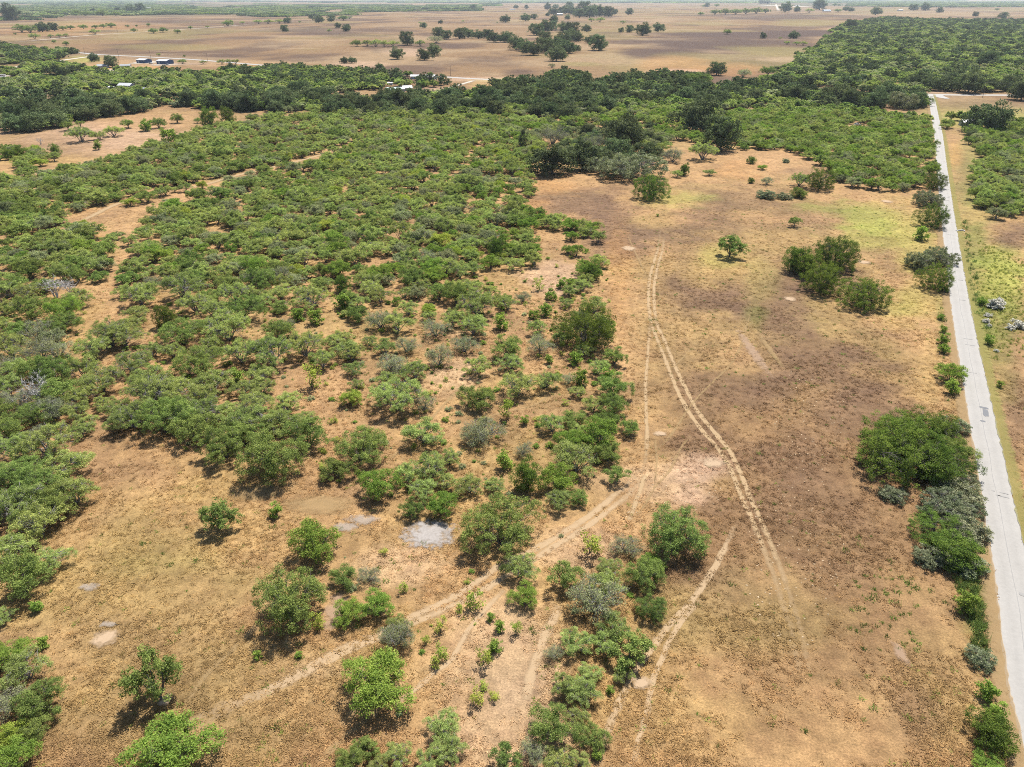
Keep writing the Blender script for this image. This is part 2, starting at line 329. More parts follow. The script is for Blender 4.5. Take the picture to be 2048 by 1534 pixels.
# ------------------------------------------------------------------ roads and tracks
def smooth_line(pts, step):
    p = np.array(pts, float); p = np.vstack([2 * p[0] - p[1], p, 2 * p[-1] - p[-2]]); out = []
    for i in range(1, len(p) - 2):
        a, b, c, d = p[i - 1:i + 3]; n = max(2, int(np.linalg.norm(c - b) / step))
        t = np.linspace(0, 1, n, endpoint=False)[:, None]
        out.append(.5 * (2 * b + (c - a) * t + (2 * a - 5 * b + 4 * c - d) * t ** 2 + (3 * b - a - 3 * c + d) * t ** 3))
    out.append(p[-2:-1]); return np.vstack(out)

def px_line(s):
    return [G(float(a), float(b))[:2] for a, b in (e.split() for e in s.split(','))]

def ribbon(name, line, offs, zs, mat, edge, jit=0.0, z0=0.0, fade=False, **props):
    """a strip along a line: offsets across in metres, heights, and an 'edge' value per offset"""
    d = np.gradient(line, axis=0); d /= np.linalg.norm(d, axis=1)[:, None] + 1e-9
    nrm = np.stack([d[:, 1], -d[:, 0]], 1); k = len(offs); n = len(line)
    V = np.zeros((n, k, 3))
    for j, o in enumerate(offs):
        w = o + (RNG.normal(0, jit, n) if jit and j in (0, 1, k - 2, k - 1) else 0)
        V[:, j, :2] = line + nrm * np.asarray(w).reshape(-1, 1)
        V[:, j, 2] = z0 + zs[j]
    i = np.arange(n * k).reshape(n, k)
    q = np.stack([i[:-1, :-1], i[:-1, 1:], i[1:, 1:], i[1:, :-1]], -1).reshape(-1, 4)
    e = np.tile(np.asarray(edge, np.float32), n)
    if fade:
        t = np.arange(n); e *= np.repeat(np.clip(np.minimum(t + 1, n - t) / (n * .18), .30, 1) * (.86 + .22 * vnoise(t / 7.0, t * 0.0, 5)), k).astype(np.float32)
    return obj(name, mesh_np(name, V.reshape(-1, 3), q, [mat], attrs={'edge': ('FLOAT', e)}), **props)

TRACKED = []          # points kept clear of grass tufts
zt = [0.006]
def track(s, w, mat='track', name='dirt_track'):
    ln = smooth_line(px_line(s), 1.5); TRACKED.append((ln, w * .5 if name == 'dirt_track' else w * .5 + 1.4)); zt[0] += .0035
    wv = w * 1.75
    ribbon(name, ln, [-wv / 2, -wv / 4, 0, wv / 4, wv / 2], [0] * 5, M[mat], [0, .75, 1, .75, 0], jit=.09, z0=zt[0], fade=True, kind='structure')

L1 = "1321 462,1316 495,1306 530,1299 560,1297 590,1301 640,1315 680,1335 730,1352 775,1375 820,1405 862,1440 902,1462 942,1482 990,1500 1030,1520 1080,1540 1130,1560 1190,1580 1255,1596 1340"
R1 = "1329 462,1326 495,1316 530,1310 560,1308 590,1312 640,1331 685,1351 735,1373 780,1397 825,1429 865,1459 902,1480 945,1502 998,1522 1040,1545 1095,1566 1150,1586 1208,1604 1270,1618 1350"
for s, w, m in [(L1, .75, 'track'), (R1, .75, 'track'),
    ("1300 640,1296 700,1292 760,1292 820,1294 870,1290 925,1281 950", .6, 'track'),
    ("1283 938,1258 965,1236 985,1200 1015,1160 1045,1110 1075,1060 1104,1005 1128,960 1160,905 1195,850 1222,800 1245,740 1275,680 1298,600 1345,520 1385,430 1418,380 1440", 1.0, 'sandy'),
    ("1290 950,1268 978,1245 1000,1205 1030,1160 1062,1110 1092,1065 1120,1010 1152,960 1185,900 1214,840 1240,780 1265,720 1292,650 1325,570 1370,480 1410,400 1450", .9, 'sandy'),
    ("1290 950,1278 985,1270 1010,1258 1040", .6, 'track'),
    ("1472 1050,1450 1095,1420 1150,1385 1200,1345 1242,1300 1300,1270 1345,1240 1402,1215 1460,1198 1534", .75, 'sandy'),
    ("1400 1200,1372 1230,1350 1262,1330 1300,1312 1345,1300 1385,1294 1425,1278 1480,1262 1534", .6, 'sandy'),
    ("1008 1180,960 1232,928 1275,905 1318,870 1345,835 1375,790 1410", .6, 'sandy'),
    ("1118 1212,1095 1262,1075 1310,1060 1360,1052 1400", 1.1, 'sandy'),
    ("1505 612,1492 655,1482 690,1460 730,1422 768,1388 803,1362 840,1340 872,1292 925", .4, 'faint'),
    
    ("522 1238,490 1275,450 1312,410 1352,370 1410", .5, 'faint'),
    ("1133 738,1112 765,1080 805,1020 822,960 838", .4, 'faint'), ("1064 580,1050 625,1022 662", .45, 'faint'),
    ("920 775,880 818,850 850,800 900,770 930", .5, 'faint'), 
    ("1255 470,1275 515,1298 560", .4, 'faint'), ("760 1420,700 1465,640 1520", .7, 'faint'), ("800 1360,740 1400,700 1430", .5, 'faint'),
    ("1310 880,1313 930,1308 980", .3, 'faint'),
    ("1265 1040,1290 1010,1310 975,1340 940,1360 900,1382 870", .35, 'faint'), ("1380 700,1362 720,1345 735", .3, 'faint')]:
    track(s, w, m)
track("0 361,40 352,80 345,122 337,180 326,240 312", 2.6, 'track', 'dirt_lane')
track("60 480,120 462,180 434,230 410,290 392,330 382,372 376,415 368,470 352,530 338,590 324,645 309,700 292", 2.2, 'track', 'dirt_lane')
track("0 135,21 136,68 127,117 121.5,176 113.5,204 109.5", 7, 'caliche', 'caliche_road')
track("0 87,45 83,88 79,140 74,195 69.5,300 63,420 55,520 47", 6, 'caliche', 'caliche_road')
track("862 187,890 179,912 172,935 165,952 159.5", 4, 'caliche', 'driveway')
track("1552 8,1552.5 11,1555 16,1557 22", 16, 'caliche', 'driveway')

def blob(x, y, rx, ry, mat, name='bare_patch'):
    cx, cy, mpp = G(x, y); X1, Y1, _ = G(x, y - ry); ax_, ay_ = rx * mpp * 1.5, abs(Y1 - cy) * 1.5
    k = 28; th = np.arange(k) * 2 * np.pi / k; zt[0] += .0035
    jr = 1 + .25 * (vnoise(np.cos(th) * 2 + x, np.sin(th) * 2 + y, 3) - .5)
    V = [(cx, cy, zt[0])]; e = [1.0]
    for f, ev in ((.35, .85), (.7, .42), (1, 0)):
        V += [(cx + ax_ * f * j * math.cos(t), cy + ay_ * f * j * math.sin(t), zt[0]) for t, j in zip(th, jr)]; e += [ev] * k
    q = [(0, 1 + i, 1 + (i + 1) % k, 0) for i in range(0)]
    for r in range(2):
        q += [(1 + r * k + i, 1 + r * k + (i + 1) % k, 1 + (r + 1) * k + (i + 1) % k, 1 + (r + 1) * k + i) for i in range(k)]
    q += [(0, 1 + i, 1 + i + 1, 1 + (i + 2) % k) for i in range(0, k, 2)]
    obj(name, mesh_np(name, V, q, [M[mat]], attrs={'edge': ('FLOAT', np.array(e, np.float32))}), kind='structure')
    TRACKED.append((np.array([[cx, cy]]), min(ax_, ay_) * .7))

for b in [(1258, 497, 11, 4, 'patch'), (1425, 926, 20, 8, 'patch'), (1320, 868, 11, 4, 'patch'), (1728, 525, 10, 3, 'patch'), (1580, 598, 9, 4, 'patch'), (1774, 403, 9, 2.5, 'patch'),
          (1505, 702, 9, 34, 'pink'), (1540, 700, 5, 28, 'faint'), (211, 1277, 22, 13, 'patch'), (218, 1249, 14, 5, 'pale'), (858, 1070, 42, 22, 'gravel', 'gravel_patch'), (725, 1040, 26, 8, 'pale', 'gravel_patch'), (690, 1055, 22, 7, 'pale', 'gravel_patch'),
          (1800, 1308, 10, 20, 'pink'), (1282, 1366, 16, 11, 'patch'), (332, 1400, 11, 9, 'patch'), (520, 985, 45, 14, 'faint'), (180, 1175, 16, 6, 'pale'), (670, 1225, 18, 30, 'pink'), (640, 1010, 60, 16, 'faint'),
          (260, 140, 20, 2, 'caliche'), (290, 125, 22, 2.5, 'caliche'), (335, 129, 28, 2, 'caliche'), (200, 141, 30, 2, 'caliche'), (1570, 12, 20, 1.4, 'caliche'), (10, 152, 12, 2, 'caliche'), (370, 128, 40, 2, 'pink')]:
    blob(*b)

# paved lane: centre line from left/right edges seen in the photo
ED = [(1552, 2062, 2150), (1376, 2024, 2098), (1205, 2002, 2067), (1034, 1974, 2030), (850, 1943, 1989), (770, 1929, 1972), (690, 1914, 1956), (600, 1899, 1939), (500, 1888, 1921), (400, 1880, 1903), (320, 1871, 1893), (270, 1868, 1885.5), (235, 1863.5, 1877), (205, 1860, 1869.5), (189, 1856.5, 1863)]
lane_pts = [((G(a, y)[0] + G(b, y)[0]) / 2, G(a, y)[1]) for y, a, b in ED]
d0 = np.array(lane_pts[0]) - np.array(lane_pts[1]); d0 /= np.linalg.norm(d0)
lane = smooth_line([tuple(np.array(lane_pts[0]) + d0 * 70)] + lane_pts, 1.2)
LW = 2.3
ribbon('road', lane, [-LW - .8, -LW, -LW * .5, 0, LW * .5, LW, LW + .8], [-.05, .055, .085, .1, .085, .055, -.05], M['road'], [1, 1, .45, .9, .45, 1, 1], jit=.10, kind='structure')
TRACKED.append((lane, LW + .6))
zt[0] += .004; ribbon('road_verge', lane, [-LW - 2.6, -LW - 2.0, -LW - 1.0, -LW - .2], [0] * 4, M['red_verge'], [0, .7, 1, 1], jit=.1, z0=zt[0], kind='structure')
zt[0] += .004; ribbon('road_verge', lane, [LW + .2, LW + 1.0, LW + 1.9, LW + 2.6], [0] * 4, M['verge'], [1, 1, .7, 0], jit=.1, z0=zt[0], kind='structure')
hw = smooth_line(px_line("-260 88,-40 95,90 101,160 105.5,197 109,300 114,400 120,560 133,700 142.5,870 152.5,950 157.5,1090 163,1300 170.5,1560 180,1850 188.5,1960 190,2120 190,2400 189"), 8)
ribbon('highway', hw, [-5.5, -4, -2, 0, 2, 4, 5.5], [-.05, .06, .09, .11, .09, .06, -.05], M['road'], [1, 1, .45, .9, .45, 1, 1], jit=.1, kind='structure')
# flared mouth where the lane meets the highway
mx_, my_, _ = G(1860, 189.3)
fl = MB()
fx = [(-15, 2), (-6, -9), (-2.3, -30), (2.3, -30), (7, -9), (17, 2)]
V = [(mx_ + a, my_ + b, .14) for a, b in fx] + [(mx_ + a * 1.02, my_ + b, -.05) for a, b in fx]
fl.add(V, [(0, 1, 4, 5), (1, 2, 3, 4), (0, 6, 7, 1), (1, 7, 8, 2), (3, 9, 10, 4), (4, 10, 11, 5)])
v, q = fl.arrays(); obj('road_mouth', mesh_np('road_mouth', v, q, [M['road']], attrs={'edge': ('FLOAT', np.ones(len(v), np.float32))}), kind='structure')
# sealed centre seam, cross cracks and asphalt repairs: thin overlays on the lane
cum = np.r_[0, np.cumsum(np.linalg.norm(np.diff(lane, axis=0), axis=1))]
def lane_at(Yw):
    i = int(np.argmin(np.abs(lane[:, 1] - Yw))); d = lane[min(i + 1, len(lane) - 1)] - lane[i - 1]; d /= np.linalg.norm(d); return lane[i], d
seam = lane + np.column_stack([(vnoise(cum / 9, cum * 0, 3) - .5) * .25, 0 * cum])
ribbon('road_seam', seam[:420], [-.055, .055], [.108, .108], M['seal'], [1, 1], jit=.015, kind='structure')
def overlay(name, x, y, along, across, off=0.0, mat='seal', ang=0.0):
    _, Yw, _ = G(x, y); c, d = lane_at(Yw); n = np.array([d[1], -d[0]])
    a = np.array([math.cos(ang), math.sin(ang)])
    k = 14; th = np.arange(k) * 2 * np.pi / k
    V = []
    for t in th:
        r = 1 / max(abs(math.cos(t)), abs(math.sin(t))) ** .8 * (1 + .12 * random.uniform(-1, 1))
        p = c + n * (off + across * .5 * r * math.cos(t)) + d * (along * .5 * r * math.sin(t) + math.tan(ang) * across * .5 * math.cos(t)); V.append((*p, .118))
    obj(name, mesh_np(name, V + [(*(c + n * off), .118)], [(k, i, i + 1, (i + 2) % k) for i in range(0, k, 2)], [M[mat]]), kind='structure')
random.seed(5)
overlay('asphalt_patch', 1974, 826, 3.2, 1.1, .95, 'tar'); overlay('asphalt_patch', 1972, 817, .9, 1.7, .8, 'tar'); overlay('asphalt_patch', 1968, 843, .6, 1.0, 0.1, 'tar')
overlay('asphalt_patch', 2044, 1188, .8, 1.0, .9, 'seal')
for x, y, al, ac, off in [(1990, 985, .2, 1.4, 1.2), (2000, 995, .25, 1.8, 1.0), (1978, 982, .35, .5, -.5), (1985, 988, .2, .8, .2), (1920, 560, .3, 1.6, 1.1), (1908, 567, .3, 1.6, -1.1), (1930, 599, .4, 1.6, .8), (1940, 678, .3, 2.2, .3), (1945, 690, .3, 2.2, .6), (1897, 427, .9, 1.8, .8), (1896, 418, .8, 1.8, .6), (1893, 402, .8, 3.6, 0), (1892, 395, .7, 3.6, 0), (1891, 378, .9, 3.8, 0), (1905, 470, .4, 2, .2), (1955, 745, .2, 2, -.3)]:
    overlay('crack_seal', x, y, al, ac, off)

# ------------------------------------------------------------------ trees: shapes
def unit(v): return v / (np.linalg.norm(v, axis=-1, keepdims=True) + 1e-9)

def leaves_at(rng, ctr, cl, nleaf, rc, ll, lw, flat=.65, droop=0.0):
    """leaf sprays round cluster centres -> verts, quads, per-vertex tone"""
    n = len(ctr) * nleaf
    base = np.repeat(ctr, nleaf, 0); tone = np.repeat(cl, nleaf)
    off = rng.normal(0, 1, (n, 3)); off *= (rng.random((n, 1)) ** .4) / (np.linalg.norm(off, axis=1, keepdims=True) + 1e-9)
    off *= np.array([rc, rc, rc * flat]) * 1.25
    p = base + off
    nn = unit(rng.normal(0, .62, (n, 3)) + off * .45 / rc + np.array([0, 0, .75]))
    a = unit(np.cross(nn, rng.normal(0, 1, (n, 3)))); a[:, 2] -= droop * .8; a = unit(a)
    b = unit(np.cross(nn, a))
    s = rng.uniform(.6, 1.35, (n, 1))
    a = a * ll * s * .5; b = b * lw * s * .5
    V = np.stack([p - a, p - b + a * .15, p + a, p + b + a * .15], 1).reshape(-1, 3)
    V[:, 2] = np.maximum(V[:, 2], .02)
    Q = np.arange(n * 4).reshape(n, 4)
    t = np.clip(tone + rng.normal(0, .22, n), 0, 1)
    return V, Q, np.repeat(t, 4).astype(np.float32)

def make_tree(name, seed, W, Ht, style):
    """one tree shape: trunk mesh (stems and limbs) and crown mesh (leaf sprays)"""
    rng = np.random.default_rng(seed); st = dict(nl=8, ncl=130, nleaf=52, rc=.55, ll=.30, lw=.13, zb=.30, skirt=.15, stems=4, spread=.75, twig=.6, bark='bark', leaf='mesq', flat=.65, droop=0, bare=0, lean=0., trunk=.0, lob=.44, thick=1.0, inner=.55)
    st.update(style); S = st; R = W / 2
    lob = []
    for i in range(S['nl']):
        a = i * 2.399 + rng.uniform(-.5, .5); rr = R * S['spread'] * math.sqrt((i + .4) / S['nl']) * rng.uniform(.75, 1.1) * .72
        rl = R * S['lob'] * rng.uniform(.75, 1.2); top = Ht * (1 - .32 * (rr / R) ** 2) * rng.uniform(.70, 1.06)
        lob.append((rr * math.cos(a) + S['lean'] * W, rr * math.sin(a), rl, top))
    lob = np.array(lob)
    w = lob[:, 2] ** 2; pick = rng.choice(len(lob), S['ncl'], p=w / w.sum())
    d = unit(rng.normal(0, 1, (S['ncl'], 3)))
    d[:, 2] = np.where(d[:, 2] < -S['skirt'], -d[:, 2], d[:, 2])
    rad = rng.uniform(S['inner'], 1, (S['ncl'], 1)) ** .6
    zb = S['zb'] * Ht; L = lob[pick]; zc = zb + (L[:, 3] - zb) * .42
    ctr = np.stack([L[:, 0], L[:, 1], zc], 1) + d * rad * np.stack([L[:, 2], L[:, 2], L[:, 3] - zc], 1)
    ctr[:, 2] = np.maximum(ctr[:, 2], .25)
    # limbs
    tb = MB(); limbs = []
    ns = S['stems']; tr = S['trunk'] * Ht
    if tr > 0:
        tb.tube([(0, 0, -.1), (S['lean'] * W * .1, 0, tr * .5), (S['lean'] * W * .3, .05, tr)], np.array([.030, .024, .020]) * W * S['thick'], 6)
    for i in range(ns):
        g = lob[i % len(lob)] if ns <= len(lob) else lob[rng.integers(len(lob))]
        st0 = np.array([S['lean'] * W * .3, .05, tr]) if tr > 0 else np.array([rng.normal(0, .02) * W, rng.normal(0, .02) * W, -.1])
        e = np.array([g[0], g[1], zb + (g[3] - zb) * .62]); mid = st0 + (e - st0) * .5 + np.array([rng.normal(0, .05) * W, rng.normal(0, .05) * W, .06 * Ht])
        t = np.linspace(0, 1, 6)[:, None]; pts = (1 - t) ** 2 * st0 + 2 * t * (1 - t) * mid + t ** 2 * e
        pts[1:-1] += rng.normal(0, .012 * W, (4, 3))
        r = np.linspace(.017, .006, 6) * W * S['thick'] * rng.uniform(.8, 1.15)
        tb.tube(pts, r, 5); limbs.append(np.column_stack([pts, r]))
    LP = np.vstack([l[1:] for l in limbs])
    for c in ctr[::1 if S['bare'] or S['bark'] == 'grey_bark' else 2]:
        dd = np.linalg.norm(LP[:, :3] - c, axis=1) + np.maximum(LP[:, 2] - c[2], 0) * 3
        b = LP[int(np.argmin(dd))]; m = (b[:3] + c) * .5 + rng.normal(0, .035 * W, 3); m[2] = max(m[2], .15)
        tb.tube([b[:3], m, c], np.array([.0052, .0034, .0016]) * W * S['twig'], 3)
        if S['bare']:
            for _ in range(3):
                e = c + unit(rng.normal(0, 1, 3) + np.array([0, 0, .5])) * W * rng.uniform(.05, .13); e[2] = max(e[2], .1)
                tb.tube([m, (m + c) / 2, e], np.array([.0028, .002, .001]) * W * S['twig'], 3)
    cl = np.clip(.25 + .55 * (ctr[:, 2] - ctr[:, 2].min()) / (np.ptp(ctr[:, 2]) + 1e-6) * 0 + rng.normal(.2, .26, len(ctr)), 0, 1)
    tme = tb.mesh(name + '_trunk', M[S['bark']], True)
    W = 2 * (np.percentile(np.hypot(ctr[:, 0] - S['lean'] * W * .5, ctr[:, 1]), 90) + S['rc'] * .5)
    if S['nleaf'] == 0: return tme, None, W, Ht
    V, Q, tone = leaves_at(rng, ctr, cl, S['nleaf'], S['rc'], S['ll'], S['lw'], S['flat'], S['droop'])
    cme = mesh_np(name + '_crown', V, Q, [M[S['leaf']]], attrs={'lv': ('FLOAT', tone)})
    return tme, cme, W, Ht

ST = {
 'm': (8, 5.2, dict(ncl=210, nleaf=50, nl=14, spread=1.35, lob=.30, zb=.25, skirt=.22, stems=8, rc=.46, ll=.27, lw=.082, bark='grey_bark', twig=1.0, inner=.62, flat=.5)),
 'd': (8, 5.4, dict(ncl=220, nleaf=54, nl=13, spread=1.25, lob=.32, zb=.18, skirt=.45, stems=7, leaf='deep', inner=.6, flat=.55, rc=.5, ll=.27, lw=.092)),
 'g': (8, 4.8, dict(ncl=150, nleaf=30, ll=.26, lw=.08, nl=10, spread=1.15, lob=.40, zb=.2, skirt=.5, stems=8, leaf='grey', bark='grey_bark', bare=1, twig=.95)),
 'u': (8, 5.6, dict(ncl=230, nleaf=54, nl=8, spread=.85, lob=.48, zb=.10, skirt=.9, stems=4, leaf='fuzzy', rc=.5, ll=.26, lw=.10)),
 'v': (8, 4.6, dict(ncl=190, nleaf=44, nl=10, spread=1.1, lob=.34, zb=.08, skirt=.9, stems=5, leaf='vine', rc=.45, ll=.36, lw=.12, droop=1.1, bark='grey_bark')),
 's': (2, 1.6, dict(ncl=40, nleaf=26, nl=5, zb=.05, skirt=.9, stems=4, rc=.22, ll=.19, lw=.085, leaf='bright', twig=1.2)),
 'p': (2, 1.9, dict(ncl=30, nleaf=16, nl=5, zb=.08, skirt=.8, stems=4, rc=.24, ll=.19, lw=.075, leaf='yellow', twig=1.3)),
 'b': (8, 5.2, dict(ncl=220, nleaf=52, nl=12, spread=1.25, lob=.32, zb=.20, skirt=.45, stems=7, inner=.6, flat=.55, leaf='bright', rc=.48, ll=.27, lw=.09)),
 'r': (12, 7.4, dict(ncl=420, nleaf=54, nl=18, spread=1.15, lob=.29, zb=.14, skirt=.6, stems=8, leaf='deep', rc=.52, ll=.27, lw=.095, inner=.55, thick=.8, twig=.5)),
 'y': (8, 5.0, dict(ncl=200, nleaf=40, nl=9, spread=1.1, lob=.40, zb=.2, skirt=.5, stems=5, leaf='yellow', rc=.48, ll=.32, lw=.12)),
 't': (8, 7.0, dict(ncl=170, nleaf=44, nl=11, spread=1.25, lob=.28, zb=.24, skirt=.6, stems=6, leaf='deep', rc=.46, trunk=.09, thick=1.0, inner=.3)),
 'k': (8, 5.4, dict(ncl=130, nleaf=40, nl=9, spread=1.15, lob=.32, zb=.32, skirt=.4, stems=5, leaf='deep', rc=.5, trunk=.18, thick=1.3)),
 'o': (13, 9.0, dict(ncl=190, nleaf=40, nl=11, spread=1.05, lob=.42, zb=.12, skirt=.8, stems=5, leaf='oak', rc=1.0, ll=.55, lw=.30, trunk=.10, thick=1.3, inner=.7)),
 'x': (6, 5.5, dict(ncl=70, nleaf=0, nl=8, spread=1.0, lob=.42, zb=.2, stems=7, bark='pale_bark', bare=1, twig=1.4)),
 'c': (4, 8.0, dict(ncl=110, nleaf=46, nl=4, spread=.4, lob=.75, zb=.10, skirt=.9, stems=2, leaf='oak', rc=.45, ll=.26, lw=.12)),
 'w': (2.6, 1.0, dict(ncl=46, nleaf=34, nl=6, zb=.08, skirt=.8, stems=3, rc=.24, ll=.18, lw=.12, leaf='white')),
}
for k_ in 'mdbguv':
    W_, H_, st_ = ST[k_]; ST[k_ + 'L'] = (13, H_ * 1.4, dict(st_, ncl=int(st_['ncl'] * 2.1), nl=20, lob=.25 if k_ != 'u' else .32, spread=1.35, stems=st_['stems'] + 3, thick=.75, twig=st_.get('twig', .6) * .7))
NVAR = dict(mL=3, dL=2, bL=2, gL=2, uL=2, vL=1, r=3, m=8, d=5, g=5, u=4, v=4, s=4, p=3, b=3, y=2, t=3, k=3, o=6, x=2, c=1, w=2)
SHAPES = {k: [make_tree('%s%d' % (k, i), 1000 * ord(k[0]) + 7 * len(k) + i, ST[k][0], ST[k][1] * (.92 + .16 * ((i * 37) % 10) / 10), ST[k][2]) for i in range(n)] for k, n in NVAR.items()}
NAME = dict(r='mesquite_tree', m='mesquite_tree', d='mesquite_tree', g='mesquite_tree', u='round_bush', v='vine_covered_bush', s='sapling', p='sapling', b='mesquite_tree', y='mesquite_tree', t='mesquite_tree', k='mesquite_tree', o='live_oak', x='bare_tree', c='cedar_tree', w='white_shrub')
CAT = dict(round_bush='bush', vine_covered_bush='bush', sapling='sapling', white_shrub='shrub')
LOOK = dict(r='rounded bright mesquite', m='light green mesquite', d='deep green mesquite', g='greyish thin-leaved mesquite', u='dense round dark green bush', v='silvery vine-covered bush', s='bright green sapling', p='yellowish sapling', b='bright green mesquite', y='yellow-green mesquite', t='tall open mesquite', k='open-crowned mesquite', o='dark live oak', x='bare grey tree', c='narrow dark cedar', w='low white shrub')
SHIFT = dict(r=.2, m=.14, d=.20, g=.14, u=.24, v=.24, s=.15, p=.1, b=.18, y=.18, t=.0, k=.0, o=.10, x=.05, c=.1, w=.2)

GROW = dict(m=1.06, d=1.0, g=1.06, b=1.0, y=1.0, u=1.0, o=1.0, s=1.0, p=1.05)
PLANTS = []      # every tree or bush built one by one: dict(kind, x, y, w, label)
def add(kind, X, Y, w, label=None, group=None, hs=1.0):
    PLANTS.append(dict(k=kind, X=X, Y=Y, w=w, label=label, group=group, hs=hs))
def add_px(kind, x, y, wpx, label=None, group=None, hs=1.0):
    _, _, m = G(x, y); dep = math.atan2(H, G(x, y)[1])
    y2 = max(y - SHIFT[kind] * wpx * math.sin(dep) * 1.2, 3)
    X_, Y_, m = G(x, y2); add(kind, X_, Y_, max(wpx * m * GROW.get(kind, 1.0), .5), label, group, hs)
def lst(ox, oy, sc, text, group=None, grow=1.0):
    for e in text.replace('\n', ';').split(';'):
        if not e.strip(): continue
        e, _, lab = e.partition('|'); a = e.split()
        add_px(a[3], ox + float(a[0]) * sc, oy + float(a[1]) * sc, float(a[2]) * sc * grow, lab.strip() or None, group, float(a[4]) if len(a) > 4 else 1.0)

S1 = 700 / 2048
# left and centre brush, photo rows 560-1060
lst(0, 560, S1, """60 110 150 m;170 120 170 m;330 110 170 x|bare grey tree in a thicket beside the grassy lane;420 100 130 x|pale grey bare tree leaning over the edge of the grassy lane;460 20 120 d;200 250 230 d;400 250 210 b;40 330 150 m;130 360 180 d;380 330 210 d
230 360 180 g;80 470 220 m;250 490 200 g;340 470 180 g;320 570 130 x|bare branched tree standing out of dark brush at far left;100 590 200 m;60 680 180 m;230 600 190 d;330 650 260 d;240 740 190 x|fallen-looking bare grey tree amid dark brush;120 780 250 g;370 740 220 d;500 750 180 m
200 870 260 d;60 960 200 d;330 830 200 g;460 830 160 m;520 880 130 m;30 850 180 d;300 1060 300 m;100 1080 260 m;150 1240 330 d;400 1190 260 m;450 1330 240 m;220 1330 300 d;120 1440 330 m;330 1430 280 d;60 1390 200 m;20 1200 200 m
720 110 110 m;830 160 200 m;890 60 110 g;980 285 130 u|feathery dark green bush alone in the sandy gap between pale mesquites;790 300 130 m;800 240 150 m;1150 200 200 m;1080 130 250 m;1260 240 180 m;1530 80 200 d;1380 150 200 m;1440 260 260 d;1650 120 150 m;1830 180 250 m;2010 170 100 s;2010 80 110 u
660 400 250 m;740 400 200 m;500 590 200 m;610 670 230 m;560 480 200 m;790 560 220 m;1080 400 250 d;1020 460 140 m;1340 370 260 m;1640 360 180 d;1420 500 220 m;1180 590 280 d;1600 520 280 m;1790 460 220 m;1890 520 150 m;1960 420 140 m;2030 460 150 m;1740 240 80 s;1850 260 90 s
1390 620 100 s;1540 610 180 m;1250 680 220 m;1430 690 150 m;1540 680 150 m;1690 780 180 m;1830 630 110 p;1200 760 200 m;900 760 300 m;800 880 250 m;980 930 330 d;1150 960 250 d;1200 840 240 m;1330 850 200 m;1500 820 250 m;1640 850 150 m;1790 850 130 m
1060 740 240 m;700 800 160 m;720 880 150 m;1080 860 220 m;1320 1080 320 d;1590 1190 380 r|broad deep green mesquite at the brush edge above the bare clearing;1440 1000 260 d;1800 1010 250 d;1980 1180 210 d;1460 910 240 m;620 760 120 m;480 930 130 m
1290 1455 215 t|lone mesquite with bare trunk and round crown in the left clearing;1620 1390 80 s|tiny shrub right of the lone round mesquite in the left clearing;1640 930 220 m;1000 720 200 m;880 640 180 m""")
lst(680, 560, S1, """50 160 120 d;110 170 130 m;240 140 140 m;380 110 100 m;330 150 60 s;580 130 150 d;680 150 160 d;780 90 130 m;800 220 220 m;980 180 130 m;1070 130 90 g;1165 60 60 p;1300 50 60 s;1420 70 110 m;1230 120 70 s;1320 160 90 m;1490 200 150 m;1130 230 70 s;1200 210 80 s
240 290 180 g;340 310 180 m;400 210 120 m;520 240 90 m;660 280 160 m;560 340 170 g;780 330 180 m;940 290 90 s;1440 430 340 u|huge dark feathery bush at the right edge of the brush;1430 450 130 m;1170 440 160 g;1160 330 120 m
80 480 150 m;20 380 120 m;170 390 100 m;270 440 130 m;390 430 130 g;580 510 160 g;730 430 150 g;980 470 200 d;1000 540 160 m;1380 500 80 s;1220 490 50 s;1510 560 130 m;1570 600 80 s;90 560 120 m;100 640 90 m;70 740 130 y;310 560 180 g;440 590 170 m;270 640 150 m
350 780 300 m;490 770 130 g;800 560 170 m;800 770 220 d;1040 690 220 m;1210 640 150 m;1340 610 100 g;1390 690 100 m;1600 700 200 d;1480 780 130 m;1600 800 180 d;1690 920 120 d;130 1100 360 d|wide deep green mesquite forming the brush corner above the pale gravel;490 970 230 m;980 820 90 p;1080 850 50 s
840 960 230 g;780 970 150 g;1240 900 160 m;1510 1000 250 b;1070 1030 120 g;1380 1140 260 m;1620 1180 150 k|open mesquite with dark climber beside the forked ruts;230 1290 250 b;530 1180 230 m;400 1200 180 m;430 1400 150 d;600 1390 190 b;760 1260 170 m;910 1240 130 m;620 1230 130 m;960 1110 100 s
1100 1250 180 u|feathery dark bush among mesquites near the forked ruts;1270 1340 160 m;1400 1320 120 d;640 1090 140 m;480 1290 170 m;640 90 120 m;480 80 130 m;880 100 100 m;1290 380 120 m;1400 620 90 s""")
